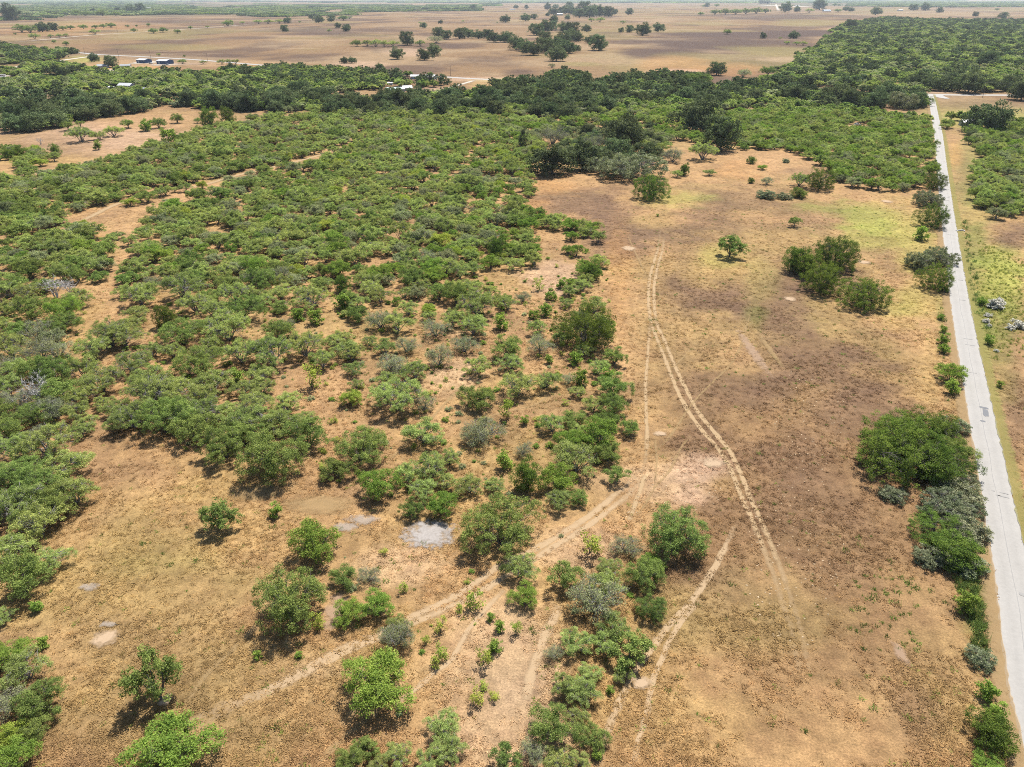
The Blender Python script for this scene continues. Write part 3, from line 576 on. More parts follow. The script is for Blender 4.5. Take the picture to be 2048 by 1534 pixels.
# left mass and near clearing, photo rows 1034-1534
lst(0, 1034, S1, """150 500 320 d;300 330 240 m;60 300 260 m;250 130 270 m;40 620 120 m;250 770 80 s|sapling at the foot of the leftmost mesquite mass;60 900 230 b;170 980 260 m;60 1150 230 g;250 1180 270 d;70 1350 190 y|yellow-green mesquite at the left edge near the bottom;210 1300 180 d;90 1490 240 b;220 560 70 s
945 1065 310 t 1.25|leaning two-tier mesquite standing alone near the bottom left;1030 1500 440 b|broad bright mesquite cut off by the bottom edge left of centre;1850 255 300 b|bright open-crowned mesquite atop the clump in the left clearing;1715 670 400 r|deep green rounded mesquite below the bright open one;1510 830 50 s;1750 820 50 s;1860 650 80 p""")
lst(680, 1034, S1, """960 225 460 d|spreading dark mesquite right of the pale gravel patch;30 420 170 d;170 390 140 g;60 640 200 b;220 595 210 b;1950 245 350 r|lone bright dense mesquite in the field beside the curving ruts;1460 220 120 p;1670 225 170 g;1060 370 210 m;1080 530 180 b;1310 405 220 k|mesquite with dark low branches in the sandy strip;1770 430 240 r;1830 610 190 r
1490 585 320 g|grey bare-centred mesquite in the near clump by the ruts;1560 470 200 m;790 540 95 p|small yellow sapling beside the thin curved path;590 680 75 p;885 610 50 s;935 670 60 s;1030 690 70 p;910 790 85 s|roundest bright sapling in the sandy strip;840 870 95 p;800 1090 90 p;590 830 85 p;560 880 60 p;700 560 50 p;500 750 50 p;370 440 50 p
1380 800 190 m;1250 830 110 g;1690 840 260 t .9;1540 800 160 m;1650 960 130 m;1310 1040 170 m;1410 1100 200 m;340 690 160 m;340 770 200 g;230 1110 400 b|large bright mesquite with grey limbs in the near strip;170 1380 140 t .8|thin-trunked mesquite in front of the large bright one;350 1450 180 m;600 1290 210 m;640 1430 180 m;970 1450 180 k
1240 1330 260 d;1480 1350 180 d;1130 1430 160 g;1290 1490 200 m;1400 1470 130 m;1580 1030 50 s;1500 1420 60 s;60 1490 170 d;230 1500 120 m;110 1400 110 d;520 1490 160 m;1380 1230 160 m;1450 960 150 m;1600 720 200 m""")
# bushes by the lane
lst(0, 0, 1, """1723 622 104 u .85|round dark bush, nearest of the bush group in the right field;1588 548 54 u|round bush at the left end of the bush group in the right field;1665 545 95 u|tallest bush at the back of the group in the right field;1644 592 86 u|rounded light bush in the middle of the right field group;1612 558 56 u|small bush wedged between bigger ones in the right field
1862 458 60 u|umbrella-shaped bush leaning over the paved lane;1840 480 28 s|small round shrub left of the umbrella-shaped lane bush;1872 535 66 v|tall silvery vine-covered bush beside the paved lane;1838 543 54 v|low vine-draped bush at the field side of the tall silvery one;1868 584 62 u|dark round bush below the silvery pair by the lane
1899 768 58 b|bright bush tree leaning at the lane edge, halfway down;1900 788 30 s|lower bright shrub touching the leaning lane-side bush;1882 640 16 s;1886 665 16 s;1885 690 22 s;1887 708 24 s;1890 585 14 s
1785 965 150 u .72|front left dome of the big thicket by the lane;1800 925 150 u .72|back left dome of the big thicket by the lane;1850 905 130 u .72|top dome of the big thicket by the lane;1860 965 140 u .72|front right dome of the big thicket by the lane;1895 930 100 d .7|right end of the big thicket, nearest the lane;1905 872 60 v .7|silvery vine mound behind the big thicket;1786 1004 58 v .5|low silver-grey mound in front of the big thicket
1900 985 100 v .6;1915 1012 90 v .55;1888 1045 120 v .6;1920 1050 70 v .6;1870 1095 110 u .5|low green mound beside the cattle path;1930 1090 90 v .6;1858 1135 60 v .7|drooping silver bush at the field side of the lane thicket;1905 1140 100 u .5;1930 1150 70 v .6
1924 1225 44 s|bright green shrub in the tall roadside grass;1957 1337 56 v .8|dark rounded bush in the fence line, lower right;1968 1398 40 s;1976 1500 92 u .75|largest bush at the lower right beside the lane;1975 1545 56 b .6|bright shrub at the bottom edge by the lane;1990 1440 34 s
1459 513 56 t .85|lone umbrella tree with clear trunk in the right field;1588 453 30 k .8|small leaning tree in the right field;1302 402 72 u|lone dark rounded tree casting shade atop the field;1638 382 56 u|dark dome-shaped tree at the top edge of the field;1598 374 44 m;1532 398 38 v .6|low silvery bush in the grass under the right brush;1566 400 30 v .6;1597 397 36 u .6
1503 328 20 u .8;1524 340 20 b .7;1572 326 16 v .8;1405 321 56 m;1418 352 24 m .8;1368 352 24 u;1533 370 24 g;1502 367 14 u .8;1355 355 22 m;1315 433 6 s|tiny green shrub where the ruts begin
1851 414 58 v .9|silvery drooping tree overhanging the lane;1865 380 50 u|dark tree at the lane edge behind the drooping one;1990 618 34 w;1976 634 14 w;1972 646 14 w;1978 655 12 w;2036 657 30 w;1998 606 18 w;2020 660 20 w;1992 704 10 w
1964 612 20 s;1975 690 18 s;1999 776 14 s""")
# middle distance: dark trees between brush and field
lst(0, 0, 1, """1392 265 90 o|large dark oak standing over the brush left of the right block;1440 302 76 o;1244 298 88 o|wide dark oak behind the grey tangled tree;1104 350 84 o|dark oak at the top left corner of the field;1165 340 72 o|dark oak with an open grey limb fork;1256 362 140 v .72|great grey vine-tangled tree at the top of the field;1046 300 21 c|narrow dark cedar standing alone above the brush;1135 243 42 o|rounded oak alone in the bare gap behind the brush
1975 266 84 o|wide oak hiding part of the white roof right of the lane;1232 318 60 o;1190 300 60 g;1105 290 70 g;1345 325 44 g;1290 320 50 o;1060 250 34 m;1092 248 26 m
82 265 0.1 m""".replace('82 265 0.1 m', '') + """
137 261 28 k|small flat-topped tree at the left end of the tan clearing;162 254 20 k;257 256 32 k|wide-crowned single tree in the far tan clearing;318 257 30 d 1.3|upright dark lopsided tree in the far tan clearing;355 247 24 d;164 285 46 m;199 280 28 m;228 274 38 m;296 262 26 s;338 287 34 s;112 314 22 u;44 315 26 u;22 320 24 u;82 290 14 x|dead stump tree at the edge of the far tan clearing;395 247 16 m;420 255 34 u;458 250 32 u;197 300 16 s""")

# woods and brush filled at random inside outlines drawn round them in the photo
def inside(px, py, poly):
    r = np.zeros(len(px), bool); n = len(poly)
    for i in range(n):
        (x1, y1), (x2, y2) = poly[i], poly[i - 1]
        with np.errstate(divide='ignore', invalid='ignore'):
            r ^= ((y1 > py) != (y2 > py)) & (px < (x2 - x1) * (py - y1) / (y2 - y1) + x1)
    return r

def fill(poly, spacing, cover, nscale, seed, edge=0.0):
    """jittered points on the ground inside a photo outline; cover = share kept, in drifts"""
    poly = [tuple(map(float, p.split())) for p in poly.split(',')]
    c = np.array([G(x, max(y, 1.5))[:2] for x, y in poly])
    lo, hi = c.min(0), c.max(0); rng = np.random.default_rng(seed)
    xs, ys = np.arange(lo[0], hi[0], spacing), np.arange(lo[1], hi[1], spacing * .87)
    gx_, gy_ = np.meshgrid(xs, ys); gx_ = gx_ + (np.arange(len(ys)) % 2)[:, None] * spacing * .5
    X = gx_.ravel() + rng.uniform(-.42, .42, gx_.size) * spacing; Y = gy_.ravel() + rng.uniform(-.42, .42, gx_.size) * spacing
    px, py = proj(X, Y); k = inside(px, py, poly); X, Y = X[k], Y[k]
    n = fbm(X / nscale, Y / nscale, seed, 3); lo_, = np.quantile(n, [1 - cover]) if len(n) else (0,)
    k = n >= lo_; return X[k], Y[k]

FILL = []   # (X, Y, width, kind)
def brush(poly, spacing, cover, nscale, seed, mix, wr):
    X, Y = fill(poly, spacing, cover, nscale, seed); rng = np.random.default_rng(seed + 99)
    ks = rng.choice(list(mix.keys()), len(X), p=np.array(list(mix.values())) / sum(mix.values()))
    for x, y, k, w in zip(X, Y, ks, rng.uniform(*wr, len(X))): FILL.append((x, y, w, str(k)))
MX = dict(m=6.5, d=1.2, g=1.6, b=.6, y=.4)
MXL = dict(m=5, d=2.5, g=2.5, b=.3)
brush("285 460,330 422,420 384,520 360,640 324,700 292,770 270,1040 240,1095 300,1060 345,1068 390,1030 430,1010 470,990 540,860 575,700 605,560 600,430 575,350 570,265 610,235 575,280 520", 6.2, .89, 7, 11, MX, (4.8, 9.0))
brush("1030 430,1100 440,1190 465,1212 495,1195 560,1170 590,1130 600,1050 545,990 540,1000 480", 5.5, .62, 14, 12, dict(m=5, d=2, b=2, u=.8), (4, 8.5))
brush("0 372,60 352,200 322,330 288,450 245,620 232,1040 230,1040 248,770 268,700 288,640 308,400 368,230 410,130 432,0 408", 6.5, .87, 8, 13, dict(m=6, d=1.5, g=1.5), (5, 9.6))
brush("0 305,30 285,60 300,120 310,110 330,0 350", 7, .8, 20, 14, MX, (5, 8))
brush("0 425,80 435,180 462,264 486,252 512,205 535,198 572,175 565,0 565", 6.2, .92, 8, 15, MXL, (5, 9.2))
brush("0 412,60 420,110 440,60 462,0 460", 6, .9, 16, 16, dict(d=3, o=1), (6, 9))
brush("1450 262,1560 205,1700 226,1868 238,1866 300,1862 378,1760 388,1670 366,1650 335,1570 302,1490 302,1440 285", 6.4, .97, 25, 17, dict(m=5, b=2.5, d=2.2, g=.8), (5.5, 9))
brush("1940 262,1990 255,2060 250,2060 440,1990 442,1950 412,1938 350,1962 312,1935 292", 6.6, .96, 20, 18, dict(m=4, d=2, g=2, b=1), (6, 9.5))
brush("1040 245,1240 205,1300 205,1420 212,1560 195,1470 255,1430 262,1330 240,1240 250,1160 262,1060 280", 6.2, .72, 26, 19, dict(m=5, b=2, o=.5, g=1), (5.5, 9))
brush("1110 262,1240 262,1330 262,1350 310,1290 330,1180 330,1110 320", 7, .7, 20, 20, dict(m=3, g=3, o=2), (6, 10))
brush("600 600,760 590,900 585,1000 545,1040 560,1000 640,860 700,740 720,600 660,520 620", 6.5, .45, 12, 21, MX, (3.5, 7))
brush("260 640,420 590,600 610,560 700,420 720,300 740", 6.5, .5, 12, 22, MX, (4, 7.5))
brush("1868 236,1905 240,1900 262,1878 262", 7, .8, 20, 23, dict(d=2, m=2), (7, 10))
brush("1905 246,1965 232,2060 262,2060 290,1940 285", 9, .8, 20, 24, dict(o=2, d=2), (9, 13))
brush("150 468,235 424,330 396,415 384,530 350,640 320,700 298,690 284,600 306,470 338,330 372,200 412,120 448", 6.3, .78, 7, 25, MX, (4.5, 8.2))
brush("0 560,172 600,166 640,192 715,188 800,140 850,178 950,182 1020,150 1100,125 1180,60 1205,0 1205", 6.2, .9, 10, 26, dict(d=4, g=2.5, m=2.5), (5, 9))
brush("1500 165,1560 135,1600 105,1650 70,1690 45,1720 40,1680 62,1640 100,1600 130,1560 160", 16, .4, 60, 37, dict(m=4, d=3, g=2, o=1), (7, 13))
brush("1275 215,1420 207,1480 250,1440 285,1350 300,1290 262", 6.8, .62, 9, 27, dict(m=4, b=2, d=2), (5, 8.5))
brush("1120 610,1212 600,1232 720,1268 860,1258 925,1180 990,1095 985,1085 860,1100 740", 6.6, .6, 7, 28, dict(b=3, m=3, d=2), (4.2, 7))
brush("1130 1130,1300 1100,1325 1210,1290 1290,1230 1400,1195 1500,1060 1534,1080 1400,1150 1260", 5.6, .6, 6, 29, dict(b=3, m=2, y=1.5), (4, 6.5))
# dark oak belt, settled strip behind it, far right forest
brush("0 182,100 197,190 200,350 205,600 192,640 200,740 205,960 190,1100 178,1350 176,1560 184,1720 193,1838 193,1850 214,1700 224,1560 200,1430 214,1300 208,1160 240,1040 232,740 236,620 227,450 222,360 214,240 230,150 246,90 262,0 267", 9.6, .92, 40, 30, dict(o=6, d=3, m=1.2, v=.8, g=1.3), (8, 18))
brush("1100 150,1250 158,1350 152,1460 166,1560 160,1660 178,1560 182,1350 174,1180 176,1000 186,980 172,1090 168", 10, .75, 50, 31, dict(o=4, d=2, m=1), (10, 15))
brush("0 138,120 128,210 142,330 146,440 150,440 142,560 140,700 146,770 150,770 175,690 186,640 190,520 186,350 203,190 196,100 194,0 178", 9.2, .82, 60, 32, dict(m=4, d=3, g=2, o=1.4), (8, 13))
brush("440 150,560 138,700 142,770 152,760 182,660 178,520 176", 9, .85, 50, 33, dict(o=3, d=3, m=2), (9, 14))
brush("0 92,60 98,130 100,160 108,150 114,60 126,0 130", 10, .75, 60, 34, dict(o=2, d=3, g=2), (9, 14))
brush("780 150,960 158,900 172,800 180", 13, .55, 60, 35, dict(o=3, d=2, m=2), (9, 14))
brush("1555 160,1600 125,1650 82,1700 48,1760 36,1850 40,2060 42,2060 186,1960 184,1850 184,1700 178,1600 172", 12.0, .90, 60, 36, dict(m=3, d=4, g=3.5, o=2), (9, 19))
FARFILL = [("0 6,300 6,700 10,1000 5,1000 14,700 18,560 30,300 32,120 36,0 24", 60, .5, 900, 41), ("700 14,960 12,960 22,760 24,690 26", 45, .6, 500, 42), ("0 1.6,2060 1.6,2060 3.2,0 3.2", 500, .75, 4000, 43), ("0 3.2,1000 3.2,2060 3.2,2060 6,1700 7,1200 6,800 6,0 7", 190, .55, 2500, 44),
    ("1700 7,1800 6,2060 8,2060 14,1900 15,1700 13", 60, .85, 700, 45), ("260 34,700 26,720 30,300 40", 40, .5, 500, 46), ("0 36,120 32,120 40,0 41", 40, .3, 400, 47)]

# oaks and brush standing singly in the far fields
lst(680, 0, S1, """40 182 45 o;30 112 40 g;55 110 40 g;100 272 70 d;160 272 70 m;210 275 70 m;260 275 70 m;310 272 70 m;395 265 90 o;470 272 60 m;25 372 45 o;70 370 50 o;232 402 52 o;337 347 84 o;495 352 90 o;555 328 90 o;490 165 46 o;470 140 20 m;590 139 30 o;575 217 74 o;622 232 70 o;565 254 84 g
700 227 80 o;750 222 80 o;810 227 80 o;870 227 70 o;900 247 76 o;960 249 84 o;985 222 54 o;968 132 58 o;1085 124 60 o;1135 112 46 o;1215 57 48 o;1262 52 40 o;1215 95 26 o;1690 87 50 o;1655 140 36 m;1440 187 58 o;1645 190 38 o;1695 190 46 o;1770 209 90 o;1860 187 76 o;1460 257 62 o;1515 296 110 o
1250 87 60 o;1300 80 60 o;1345 52 50 o;1340 84 70 o;1400 104 80 o;1460 104 80 o;1520 98 80 o;1572 101 70 o;1430 78 80 o;1330 114 40 o;1605 86 40 o;1500 80 70 o;1380 78 60 o;1470 128 40 m;1520 130 50 m
1150 207 90 o;1200 190 80 o;1240 180 80 o;1310 190 90 o;1360 210 90 o;1380 245 80 o;1340 240 90 o;1250 138 58 o;1140 166 30 m;1030 292 110 o;1090 300 100 o;1130 324 110 o;1190 262 90 o;1200 310 100 o;1260 302 110 o;1320 314 110 o;1370 304 70 o;1265 358 112 o;1300 270 90 o;1240 398 42 g;780 57 46 o;1030 50 30 o;1092 52 26 o;720 130 20 m;920 135 12 d""")
lst(0, 0, S1, """75 120 112 o;130 190 90 d;180 192 80 d;250 187 80 o;320 182 60 o;370 178 50 d;412 172 50 d;490 170 50 d;560 167 40 d;605 164 50 d;650 162 60 d;747 160 26 d;800 157 16 d;870 154 26 d;555 202 58 m;205 230 58 m;350 220 42 m;387 217 32 m;297 222 36 m;317 252 26 d;388 267 38 d;785 189 36 d;900 197 50 d;955 190 56 d;1040 197 42 d
1115 170 26 d;1215 165 26 m;1335 154 62 d;1420 142 30 m;1515 140 50 m;1570 140 60 m;1635 138 60 m;1685 137 52 o;1755 135 20 m;1668 187 48 o;1822 110 32 o;1865 134 58 o;1940 127 50 o;2010 120 60 d;1980 165 42 o;2025 184 46 o;1925 187 30 m;930 327 22 m;1080 334 18 d;552 362 64 o|dark umbrella oak beside the caliche road junction;1070 374 46 m;1190 376 40 m;1380 376 42 m;1300 376 50 m;1340 374 40 m;365 470 112 o|round dark oak standing above the settled strip at left;460 412 60 m
660 395 80 o;1360 425 80 o;90 205 18 d;440 92 30 d;500 92 60 d;600 92 80 d;680 95 60 d;690 72 40 o;760 72 60 o;820 72 60 o;545 70 30 o;380 85 40 d;450 90 60 d""")
lst(1348, 0, S1, """248 442 108 o|big round oak alone at the near edge of the tan field;405 452 90 g;545 442 100 d;310 202 46 d;520 225 42 o;700 227 58 o;660 262 32 m;715 264 40 m;755 266 50 m;155 90 42 d;240 87 60 d;300 87 70 d;360 85 70 d;420 83 70 d;480 80 70 d;535 77 50 d;650 72 70 o;718 71 44 o;790 74 50 m;850 58 90 o;960 72 42 d;1005 64 40 o;1035 68 36 o;175 42 30 d;195 42 30 o;250 40 34 d;510 24 40 o;545 24 40 o
940 36 30 d;965 36 30 d;1180 88 66 o;1400 62 56 o;1470 62 62 o;1550 76 42 o;1765 97 36 o;1925 110 58 o;1890 62 28 d;1030 165 70 o;1060 150 60 d;1420 515 120 o;1500 530 120 o;1590 528 130 o;1720 545 160 o;1850 535 130 o;1960 525 120 o;2030 588 140 o|very dark oak at the right edge beside the highway;1830 390 120 o;1240 600 150 o|dark oak over the bend where the lane meets the highway;950 610 190 o;1170 640 150 o;1330 640 160 v .9;1450 620 110 d;130 500 150 d;620 230 20 m""")

# ------------------------------------------------------------------ buildings, vehicles, poles
for n, c in dict(blue_wall=(.028, .062, .14), white_metal=(.36, .37, .38), pale_roof=(.40, .47, .47), grey_roof=(.22, .235, .25), slate_metal=(.13, .19, .25), cream_wall=(.33, .30, .26), dark_wall=(.05, .05, .055), wood_wall=(.28, .22, .17), glass=(.03, .04, .05), tyre=(.02, .02, .02), pole=(.13, .10, .08), van_white=(.50, .50, .49), car_dark=(.04, .045, .05), roof_white=(.40, .40, .395)).items():
    M[n] = plain(n, c, .35 if n in ('glass', 'van_white', 'car_dark') else .55, .10, .6, 0, .5 if n == 'glass' else .3)
LAND = []     # phrases for naming neighbours
CLEAR = []    # no trees here: x, y, radius

def gable(px, py, wid, dep, eave, ridge, rz, wall, roof, label, name='barn', lean=None, doors=1, windows=2, land=None, cat='building', porch=False):
    X_, Y_, _ = G(px, py); e = obj(name, None, label=label, category=cat); e.location = (X_, Y_, 0); e.rotation_euler = (0, 0, math.radians(rz)); e.scale = (.86, .86, .86)
    w, d = wid / 2, dep / 2
    b = MB(); b.box(-w, w, -d, d, 0, eave)
    for s in (-1, 1):
        b.add([(s * w, -d, eave), (s * w, d, eave), (s * w, 0, ridge - .05), (s * w * .985, 0, ridge - .05), (s * w * .985, -d, eave), (s * w * .985, d, eave)], [(0, 1, 2, 2), (3, 5, 4, 4), (0, 2, 3, 4), (1, 5, 3, 2)])
    b.build('wall', M[wall], e)
    o = .5; t = .12
    for s in (-1, 1):
        r = MB(); y0, z0 = s * (d + o), eave - (ridge - eave) * o / d
        r.add([(-w - o, y0, z0 + .02), (w + o, y0, z0 + .02), (w + o, 0, ridge + .02), (-w - o, 0, ridge + .02), (-w - o, y0, z0 + t), (w + o, y0, z0 + t), (w + o, 0, ridge + t), (-w - o, 0, ridge + t)], [(0, 1, 2, 3), (4, 7, 6, 5), (0, 4, 5, 1), (1, 5, 6, 2), (3, 2, 6, 7), (0, 3, 7, 4)])
        n = int(wid / 1.5)
        for i in range(n + 1):       # standing seams
            x = -w - o + (wid + 2 * o) * i / n; r.add([(x - .04, y0, z0 + t), (x + .04, y0, z0 + t), (x + .04, 0, ridge + t), (x - .04, 0, ridge + t), (x, y0, z0 + t + .07), (x, 0, ridge + t + .07)], [(0, 4, 5, 3), (1, 2, 5, 4)])
        r.build('roof_slope', M[roof], e)
    for i in range(doors):
        x = -w * .5 + i * w * .9; MB().box(x - 1.5, x + 1.5, -d - .06, -d - .003, 0, eave * .8).build('door', M['white_metal' if wall != 'white_metal' else 'grey_roof'], e)
    for i in range(windows):
        x = w * (.1 + .7 * i / max(1, windows - 1 or 1)) ; f = MB().box(x - .6, x + .6, -d - .05, -d - .004, eave * .4, eave * .75).build('window', M['white_metal'], e); MB().box(x - .5, x + .5, -d - .07, -d - .052, eave * .44, eave * .71).build('pane', M['glass'], f)
    if lean:
        l = MB(); l.add([(-w, -d - lean, eave * .72), (w, -d - lean, eave * .72), (w, -d - .01, eave - .1), (-w, -d - .01, eave - .1), (-w, -d - lean, eave * .72 + .1), (w, -d - lean, eave * .72 + .1), (w, -d - .01, eave), (-w, -d - .01, eave)], [(0, 3, 2, 1), (4, 5, 6, 7), (0, 1, 5, 4), (2, 3, 7, 6), (1, 2, 6, 5), (0, 4, 7, 3)]).build('lean_to_roof', M[roof], e)
        for sx in (-1, 0, 1): MB().box(sx * w * .95 - .08, sx * w * .95 + .08, -d - lean + .05, -d - lean + .2, 0, eave * .74).build('post', M['pole'], e)
    CLEAR.append((X_, Y_, max(wid, dep) * .75)); LAND.append((land or label, X_, Y_))
    # keep the sight line to the building open
    for f in (.5, 1.0, 1.5): 
        u = np.array([X_, Y_]) / math.hypot(X_, Y_); CLEAR.append((X_ - u[0] * 18 * f, Y_ - u[1] * 18 * f, max(wid, dep) * .5))
    return e

gable(289, 125.6, 17, 15, 4.6, 6.2, -22, 'blue_wall', 'white_metal', 'smaller blue metal barn, left of two beside the highway', land='the smaller blue barn')
gable(331, 128.0, 19, 16, 5.0, 6.8, -18, 'blue_wall', 'white_metal', 'larger blue metal barn, right of two beside the highway', land='the larger blue barn')
gable(207, 135.5, 15, 11, 2.8, 4.8, 20, 'cream_wall', 'grey_roof', 'low grey-roofed house beside a dark oak near the junction', 'house', windows=3, land='the low grey-roofed house')
gable(252, 134.5, 14, 9, 2.6, 4.0, 10, 'cream_wall', 'grey_roof', 'small grey-roofed house right of the dark oak by the barns', 'house', windows=2, land='the small grey-roofed house')
gable(254, 176, 16, 10, 3.2, 5.4, -12, 'white_metal', 'white_metal', 'white metal-roofed house deep in the brush at left', 'house', windows=3, land='the white-roofed house')
gable(224, 178, 6, 4, 2.2, 2.9, 5, 'white_metal', 'roof_white', 'little white shed left of the white-roofed house in brush', 'shed', windows=1, land='the little white shed')
gable(289, 181, 7, 5, 2.2, 3.2, -30, 'cream_wall', 'grey_roof', 'small grey shed right of the white-roofed house in brush', 'shed', windows=1, land='the small grey shed')
gable(791, 183.5, 20, 9, 3.2, 4.8, 12, 'cream_wall', 'pale_roof', 'long house with pale green metal roof behind the oaks', 'house', windows=4, land='the pale green roof')
gable(815, 181, 10, 9, 3.2, 5.2, 12, 'white_metal', 'roof_white', 'square white-roofed house touching the pale green roof', 'house', windows=2, land='the square white roof')
gable(834, 157, 15, 10, 3.0, 4.6, 0, 'cream_wall', 'roof_white', 'white-roofed building hidden by trees, left of the farther two', 'house', windows=2, land='the hidden white roof')
gable(861, 158.5, 13, 12, 3.2, 5.6, -15, 'white_metal', 'roof_white', 'white-roofed barn, right of the farther two behind the trees', 'barn', windows=2, land='the farther white barn')
gable(780, 170, 6, 5, 2.4, 3.2, 0, 'white_metal', 'roof_white', 'tiny white shed left behind the pale green roof', 'shed', windows=1, land='the tiny white shed')
gable(1940, 251, 15, 8, 3.0, 4.4, -4, 'white_metal', 'roof_white', 'white metal-roofed building under an oak right of the lane', 'shed', windows=3, land='the lane-side white roof')
gable(1025, 20, 44, 24, 5, 8, 0, 'cream_wall', 'white_metal', 'long low white-roofed barn far off in the open field', 'barn', windows=4, land='the long far barn')
gable(1119, 30.5, 32, 22, 6, 10, 20, 'cream_wall', 'white_metal', 'white barn beside the dark far oak grove', 'barn', windows=3, land='the white barn by the grove')
gable(1570, 10.5, 75, 40, 9, 13, 0, 'dark_wall', 'slate_metal', 'dark far barn on the white caliche yard', 'barn', windows=2, land='the dark far barn')
gable(1594, 12.5, 46, 30, 8, 11, 0, 'dark_wall', 'white_metal', 'white-roofed far barn at the end of the caliche yard', 'barn', windows=2, land='the far caliche yard')
gable(1653, 23, 48, 34, 6, 12, 0, 'slate_metal', 'slate_metal', 'big blue-grey barn far off with a low annex', 'barn', windows=3, land='the blue-grey barn')
gable(1800, 21.5, 34, 24, 5, 8, 10, 'white_metal', 'roof_white', 'white far house at the edge of the far forest', 'house', windows=3, land='the white far house')
gable(280, 16.5, 40, 26, 6, 9, 0, 'white_metal', 'roof_white', 'white distant barn, left of two on the skyline', 'barn', windows=2, land='the skyline barns')
gable(298, 16.8, 46, 26, 6, 9, 0, 'white_metal', 'roof_white', 'white distant barn, right of two on the skyline', 'barn', windows=2)
gable(720, 23.2, 26, 20, 5, 7, 0, 'white_metal', 'roof_white', 'small white distant building above the field oaks', 'barn', windows=2, land='the small distant building')

def vehicle(px, py, rz, body, label, kind='car', L=4.6):
    X_, Y_, _ = G(px, py); e = obj('parked_' + kind, None, label=label, category=kind); e.location = (X_, Y_, 0); e.rotation_euler = (0, 0, math.radians(rz)); w = .95
    if kind == 'trailer':
        MB().box(-L / 2, L / 2, -1.25, 1.25, .6, 3.2).build('body', M[body], e)
        MB().box(-L / 2 - 1.2, -L / 2, -.1, .1, .55, .7).build('hitch', M['tyre'], e)
        for x in (-.9, .5): MB().box(x, x + .9, -1.27, -1.252, 1.7, 2.5).build('window', M['glass'], e)
    else:
        b = MB(); prof = [(-L / 2, .45), (-L / 2, .95), (-L * .42, 1.0), (-L * .30, 1.05), (L * .30, 1.05), (L / 2, .9), (L / 2, .45)]
        V = [(x, s * w, z) for s in (-1, 1) for x, z in prof]; b.add(V, [(i, i + 1, i + 8, i + 7) for i in range(6)] + [(0, 7, 13, 6), (0, 6, 5, 1), (1, 5, 4, 2), (2, 4, 3, 3), (7, 8, 12, 13), (8, 9, 11, 12), (9, 10, 11, 11)])
        b.build('body', M[body], e)
        c = MB(); V = [(x, s * w * k, z) for s in (-1, 1) for x, z, k in ((-L * .36, 1.04, .97), (-L * .28, 1.6, .82), (L * .10, 1.62, .82), (L * .24, 1.04, .97))]; c.add(V, [(0, 1, 2, 3), (4, 7, 6, 5), (0, 4, 5, 1), (1, 5, 6, 2), (2, 6, 7, 3)]).build('cabin', M['glass'], e)
        MB().box(-L * .27, L * .09, -w * .8, w * .8, 1.605, 1.66).build('roof', M[body], e)
    for sx in (-1, 1):
        for sy in (-1, 1):
            MB().tube([(sx * L * .31, sy * (w + .1), .34), (sx * L * .31, sy * (w + .02), .34), (sx * L * .31, sy * (w - .2), .34), (sx * L * .31, sy * (w - .21), .34)], [.05, .34, .34, .05], 10).build('wheel', M['tyre'], e)
    CLEAR.append((X_, Y_, 5)); u = np.array([X_, Y_]) / math.hypot(X_, Y_); CLEAR.append((X_ - u[0] * 12, Y_ - u[1] * 12, 6))
vehicle(1714, 251, 15, 'van_white', 'white car parked in the green brush left of the lane', L=4.8)
vehicle(8, 160, 0, 'van_white', 'white trailer, nearer of two at the left edge', 'trailer', 9)
vehicle(4, 155, 20, 'van_white', 'white trailer, farther of two at the left edge', 'trailer', 8)
vehicle(567, 145, 15, 'car_dark', 'dark trailer parked in the open behind the oak belt', 'trailer', 7)
vehicle(1031, 182, 20, 'van_white', 'white car showing through the oak belt', L=5)
vehicle(302, 127.5, -20, 'van_white', 'white car parked between the two blue barns', L=5.5)
vehicle(336, 130.5, -15, 'van_white', 'white car in front of the larger blue barn', L=5.5)

def pole(px, py, h, label):
    X_, Y_, _ = G(px, py); e = obj('utility_pole', None, label=label, category='utility pole', group='utility poles along the highway'); e.location = (X_, Y_, 0); e.rotation_euler = (0, 0, .12)
    MB().tube([(0, 0, -.3), (0, 0, h * .5), (.05, 0, h)], [.20, .17, .13], 7).build('post', M['pole'], e)
    MB().box(-1.3, 1.3, -.08, .08, h - .9, h - .72).build('crossarm', M['pole'], e)
    for x in (-1.15, 0.45, 1.15): MB().tube([(x, 0, h - .72), (x, 0, h - .5)], [.07, .04], 6).build('insulator', M['grey_roof'], e)
    return (X_, Y_, h - .5)
pp = [pole(171, 112.3, 12, 'utility pole left of the caliche road junction'), pole(238, 116.2, 12.5, 'utility pole between the junction and the blue barns'), pole(302, 117.6, 11, 'utility pole just behind the smaller blue barn'), pole(416, 125.5, 12, 'utility pole right of the larger blue barn'), pole(901, 152, 11, 'utility pole beside the farther white barn'), pole(1087, 165, 11, 'utility pole behind the oak belt, near the photo centre'), pole(1965, 194.5, 13, 'leaning-looking utility pole by the highway at right'), pole(235, 64.5, 13, 'utility pole alone in the far left field')]
def wire(a, b, label):
    m = MB()
    for o in (-1.15, .45, 1.15):
        t = np.linspace(0, 1, 14)[:, None]; p = np.array([a]) * (1 - t) + np.array([b]) * t; p[:, 2] -= 4 * (t * (1 - t))[:, 0] * 2.2; p[:, 0] += o; m.tube(p, [.025] * 14, 3)
    m.build('power_line', M['tyre'], label=label, category='power line')
wire(pp[0], pp[1], 'power line from the junction pole to the pole by the barns'); wire(pp[1], pp[2], 'power line ending at the pole behind the smaller blue barn'); wire(pp[2], pp[3], 'power line crossing behind the larger blue barn')
X_, Y_, _ = G(2330, 194); wire(pp[6], (X_, Y_, 12.5), 'power line running right from the pole by the highway')
